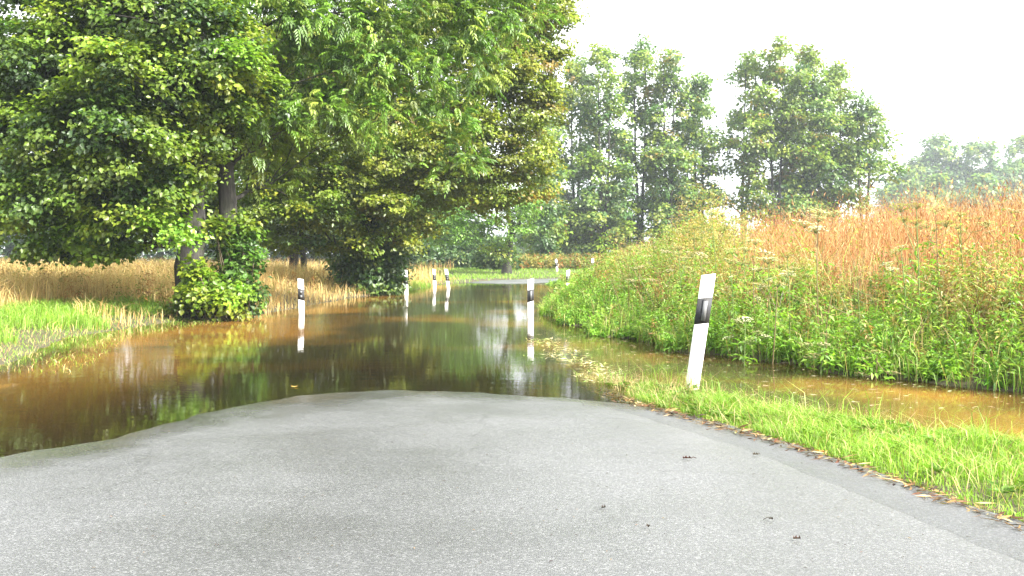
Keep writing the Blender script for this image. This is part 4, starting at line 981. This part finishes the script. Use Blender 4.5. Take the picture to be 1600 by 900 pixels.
stuff('russet_weeds', a, M_DRY, 'russet brown seeded dock and grass on top of the right bank', 'dry weeds')

# ------------------------------------------------------------------ umbel plants
def umbel_head(rad, pal, rays=16, per=7):
    """flat-topped flower head, origin where the rays leave the stalk"""
    a = Acc()
    for k in range(rays):
        rr = rad * math.sqrt((k + 0.5) / rays); th = k * 2.39996
        e = np.array([rr * math.cos(th), rr * math.sin(th), rad * 0.55 * (1 - 0.35 * (rr / rad) ** 2)]) + rng.normal(0, rad * 0.03, 3)
        tube(a, [[0, 0, 0], e * [0.45, 0.45, 0.6], e], [0.0022, 0.0016, 0.0012], 3, (0.16, 0.2, 0.06))
        n = per; off = rng.normal(0, rad * 0.10, (n, 3)) * [1, 1, 0.35]
        th2 = rng.uniform(0, 2 * np.pi, n); D = np.stack([np.cos(th2), np.sin(th2), 0.2 * np.ones(n)], 1)
        kites(a, e + off - D * rad * 0.05, D, np.tile(UP, (n, 1)) + rng.normal(0, 0.3, (n, 3)), rad * 0.17, rad * 0.13, pick(pal, n, 0.1), 0.1, 0.05)
    return a.mesh('flower_head')
PAL_WHITE = [((0.62, 0.58, 0.45), 3), ((0.5, 0.5, 0.3), 2)]
PAL_SEED = [((0.36, 0.36, 0.10), 3), ((0.30, 0.22, 0.09), 2), ((0.24, 0.32, 0.07), 2)]
PAL_PINK = [((0.50, 0.40, 0.30), 3), ((0.42, 0.36, 0.18), 2)]
HEADS = {'white': [umbel_head(0.12, PAL_WHITE), umbel_head(0.085, PAL_WHITE, 12)], 'seed': [umbel_head(0.10, PAL_SEED, 14), umbel_head(0.07, PAL_SEED, 11)], 'pink': [umbel_head(0.10, PAL_PINK, 14), umbel_head(0.07, PAL_PINK, 11)]}
def umbel_plant(u, v, d, kind, label, group=None, nb=4, spread=0.28, scale=1.0):
    top = P(u, v, d); x, y = top[0] + rng.normal(0, 0.06), d
    z0 = float(terrain(np.array([x]), np.array([y]))[0]); base = np.array([x, y, z0 - 0.03])
    root = empty('umbel_plant', base); tag(root, label, 'wild plant', group)
    a = Acc(); col = (0.17, 0.13, 0.06) if rng.random() < 0.4 else (0.12, 0.17, 0.05)
    tl = top - base; mid = tl * 0.5 + np.append(rng.normal(0, 0.04, 2), 0)
    stem = bezier(np.zeros(3), mid, tl - [0, 0, 0.06], 9)
    tube(a, stem, np.linspace(0.008, 0.004, 9), 5, col)
    heads = [(tl - [0, 0, 0.06], 0)]
    for b in range(nb):
        s0 = stem[5 + b % 3]; th = rng.uniform(0, 2 * np.pi)
        e = tl + np.array([math.cos(th), math.sin(th), 0]) * spread * rng.uniform(0.5, 1.1) - [0, 0, rng.uniform(0.06, 0.3)]
        tube(a, bezier(s0, (s0 + e) / 2 - [0, 0, 0.06], e, 6), np.linspace(0.004, 0.0025, 6), 4, col); heads.append((e, 1))
    obj('stem', a.mesh('stem'), M_STEM, root)
    for e, w in heads:
        h = obj('flower_head', HEADS[kind][min(1, w if rng.random() < 0.7 else 0)], M_GRASS, root, e)
        h.scale = [scale * rng.uniform(0.85, 1.2)] * 3; h.rotation_euler = (rng.normal(0, 0.2), rng.normal(0, 0.2), rng.uniform(0, 6))
    lf = Acc(); n = 14; f = rng.uniform(0.15, 0.75, n); th = rng.uniform(0, 2 * np.pi, n)
    out = np.stack([np.cos(th), np.sin(th), 0.1 + 0 * th], 1); pos = np.stack([np.interp(f, np.linspace(0, 1, 9), stem[:, q]) for q in range(3)], 1)
    for j in range(3):
        kites(lf, pos + out * (0.02 + 0.06 * j), out + rng.normal(0, 0.5, (n, 3)), UP + rng.normal(0, 0.3, (n, 3)), 0.085, 0.035, pick(PAL_BRIGHT, n), 0.15, 0.25)
    o = obj('leaves', lf.mesh('leaves'), M_LEAF, root); o['kind'] = 'stuff'
umbel_plant(1278, 331, 11.6, 'white', 'large white umbel on the skyline of the russet weeds, right of the tilting post', nb=5, spread=0.16, scale=1.3)
umbel_plant(1432, 318, 10.8, 'seed', 'tall olive umbel plant rising above the russet weeds near the right side', nb=5, spread=0.22, scale=1.1)
umbel_plant(1462, 325, 11.2, 'seed', 'tall olive umbel plant furthest right on the skyline of the bank', nb=4, spread=0.22, scale=1.1)
umbel_plant(1112, 330, 14.5, 'seed', 'yellow-green umbel plant standing up where the russet weeds begin', nb=6, spread=0.4, scale=1.2)
umbel_plant(1408, 384, 10.6, 'white', 'thin leaning umbel plant with small white heads in the right part of the bank', nb=3, spread=0.25, scale=0.8)
GRP = 'umbel plants scattered over the bank'
SK_ = 'faded umbel plant on the sloping skyline of the weeds, %s from its low left end'
for (u, v, d, k, lb) in [
        (940, 405, 25, 'seed', SK_ % 'first'), (960, 392, 23, 'seed', SK_ % 'second'), (985, 385, 21, 'seed', SK_ % 'third'), (1020, 372, 19, 'seed', SK_ % 'fourth'), (1050, 362, 17.5, 'seed', SK_ % 'fifth'), (1085, 352, 16, 'seed', SK_ % 'sixth'),
        (1145, 340, 14, 'seed', 'olive umbel plant at the left tip of the russet weeds'), (1165, 352, 13.5, 'seed', 'olive umbel plant low against the left end of the russet weeds'),
        (960, 440, 19.5, 'pink', 'pinkish umbel plant lowest and furthest left among the weeds'), (985, 430, 18, 'pink', 'pinkish umbel plant left of the tilting post, second from the low left end'),
        (1000, 415, 17, 'pink', 'pinkish umbel plant left of the tilting post, in the middle of the left weeds'), (1012, 398, 18, 'pink', 'pinkish umbel plant high in the left weeds, under the sloping skyline'),
        (1045, 420, 15, 'pink', 'pinkish umbel plant just left of the tilting post top'), (1060, 385, 15, 'pink', 'pinkish umbel plant above and left of the tilting post'), (1095, 395, 14, 'pink', 'pinkish umbel plant right above the tilting post top'),
        (1140, 405, 12.5, 'pink', 'pinkish umbel plant just right of the tilting post top'), (1180, 375, 12.5, 'white', 'white umbel plant where green weeds meet the left russet ones'), (1200, 405, 11.8, 'white', 'white umbel plant under the left part of the russet weeds'),
        (1230, 395, 11.5, 'seed', 'greenish umbel plant below the large white umbel'), (1215, 440, 11.4, 'pink', 'pinkish umbel plant in mid-bank right of the black band of the post'), (1165, 495, 11.2, 'white', 'white umbel plant low on the bank right of the tilting post'),
        (1300, 452, 10.5, 'seed', 'greenish umbel plant in the middle of the right-hand weeds'), (1340, 430, 10.8, 'seed', 'greenish umbel plant high in the right-hand weeds, under the russet'), (1290, 520, 10.4, 'pink', 'pinkish umbel plant low over the ditch, right of the tilting post'),
        (1370, 545, 10.0, 'pink', 'pinkish umbel plant lowest on the right, close to the ditch water'), (1500, 330, 11, 'seed', 'olive umbel plant on the skyline at the right, second from the picture edge'), (1580, 325, 11.5, 'pink', 'pinkish umbel plant on the skyline at the right picture edge')]:
    umbel_plant(u, v, d, k, lb, GRP, nb=int(rng.integers(3, 6)), spread=rng.uniform(0.2, 0.34), scale=rng.uniform(0.75, 1.05))

# ------------------------------------------------------------------ litter on the asphalt
def on_road(u, v):
    d = CAM_H * F_PX / (v - V_H)
    for _ in range(8):
        x = (u - 800) / F_PX * d; s_, t_ = near_road([x], [d]); z = float(road_z(s_, t_)[0]); d = (CAM_H - z) * F_PX / (v - V_H)
    return np.array([(u - 800) / F_PX * d, d, z])
def fallen_leaf(u, v, size, col, label, rot, stalk=True):
    b = on_road(u, v) + [0, 0, 0.004]; root = empty('fallen_leaf', b); tag(root, label, 'leaf', 'fallen leaves on the asphalt'); root.rotation_euler = (0, 0, rot)
    a = Acc(); n = 9; t = np.linspace(0, np.pi, n)
    w = np.sin(t) ** 0.8 * size * 0.36 * (1 + 0.25 * np.sin(t * 7)); x = np.linspace(-0.5, 0.5, n) * size
    up = np.stack([x, w, 0.012 + 0.10 * np.abs(w) + 0.006 * np.sin(t * 5)], 1); dn = np.stack([x, -w, 0.012 + 0.16 * np.abs(w)], 1); md = np.stack([x, 0 * x, 0.006 + 0 * x], 1)
    Vv = np.vstack([up, md, dn]); Ff = []
    for k in range(n - 1):
        for r in (0, n): Ff += [[r + k, r + n + k, r + n + k + 1], [r + k, r + n + k + 1, r + k + 1]]
    a.add(Vv, Ff, col); obj('leaf_blade', a.mesh('leaf_blade'), M_DRY, root)
    if stalk:
        a = Acc(); tube(a, [[0.5 * size, 0, 0.006], [0.8 * size, 0.1 * size, 0.012], [1.3 * size, 0.02, 0.003]], [0.0025, 0.002, 0.0015], 4, col, cap=True); obj('leaf_stalk', a.mesh('leaf_stalk'), M_DRY, root)
fallen_leaf(1073, 719, 0.045, (0.05, 0.02, 0.015), 'dark curled leaf with a long stalk on the pale asphalt', 0.1)
fallen_leaf(943, 797, 0.022, (0.06, 0.05, 0.045), 'small dark leaf lying left of the other specks low on the road', 0.6, False)
fallen_leaf(1013, 827, 0.02, (0.06, 0.05, 0.045), 'tiny dark leaf speck at the bottom, between the two larger ones', 1.6, False)
fallen_leaf(1205, 815, 0.018, (0.07, 0.06, 0.05), 'small grey leaf scrap on the right half of the road', 2.2, True)
fallen_leaf(1245, 846, 0.028, (0.08, 0.05, 0.045), 'flat reddish-brown leaf scrap nearest the bottom right', 0.0, False)
fallen_leaf(1397, 762, 0.02, (0.03, 0.02, 0.02), 'black leaf crumb on the dark edge strip at the right', 0.9, False)
fallen_leaf(1283, 709, 0.05, (0.42, 0.20, 0.05), 'orange leaf at the foot of the verge grass', 2.0, True)
fallen_leaf(1180, 713, 0.03, (0.07, 0.055, 0.045), 'thin dark twiggy leaf beside the dark edge strip', 0.2, True)
b = P(460, 605, CAM_H * F_PX / 205) ; b[2] = 0.006
a = Acc(); th = np.linspace(0, 2 * np.pi, 9)[:-1]
a.add(np.vstack([np.stack([0.035 * np.cos(th), 0.022 * np.sin(th) * (1 + 0.3 * np.cos(th)), 0.004 + 0.004 * np.cos(2 * th)], 1), [[0, 0, 0]]]), [[k, (k + 1) % 8, 8] for k in range(8)], (0.5, 0.33, 0.08))
tag(obj('floating_leaf', a.mesh('floating_leaf'), M_DRY, None, b), 'single yellow leaf floating on the water near the road edge', 'leaf')
a = Acc(); n = 260; uu = rng.uniform(60, 1560, n); vv = rng.uniform(665, 895, n)
pp = np.array([on_road(q, w) for q, w in zip(uu, vv)]); s_, t_ = near_road(pp[:, 0], pp[:, 1]); pp = pp[off_road(s_, t_) < -0.05]; n = len(pp)
th = rng.uniform(0, 2 * np.pi, n)
kites(a, pp + [0, 0, 0.004], np.stack([np.cos(th), np.sin(th), 0.1 + 0 * th], 1), np.tile(UP, (n, 1)), rng.uniform(0.005, 0.022, n), rng.uniform(0.003, 0.008, n), pick([((0.06, 0.05, 0.045), 3), ((0.16, 0.12, 0.08), 1)], n), 0.3, 0)
stuff('road_crumbs', a, M_DRY, 'tiny dark crumbs and bits of twig scattered on the asphalt', 'crumbs')

# ------------------------------------------------------------------ the damp air
def haze_mat():
    m, n, l, out = new_mat('haze_air')
    v = n.new('ShaderNodeVolumePrincipled'); v.inputs['Color'].default_value = (0.86, 0.95, 1.0, 1); v.inputs['Density'].default_value = 0.0006
    v.inputs['Anisotropy'].default_value = 0.2
    l.new(v.outputs[0], out.inputs['Volume']); return m
x0, x1, y0, y1, z0, z1 = -700, 700, -110, 860, -3, 62
Vb = [(x, y, z) for z in (z0, z1) for y in (y0, y1) for x in (x0, x1)]
Fb = [(0, 2, 3, 1), (4, 5, 7, 6), (0, 1, 5, 4), (2, 6, 7, 3), (0, 4, 6, 2), (1, 3, 7, 5)]
hz = obj('haze', mesh_data('haze', Vb, Fb), haze_mat()); tag(hz, kind='stuff')

print('TRIS', sum(len(o.data.loops) - 2 * len(o.data.polygons) for o in bpy.data.objects if o.type == 'MESH'))
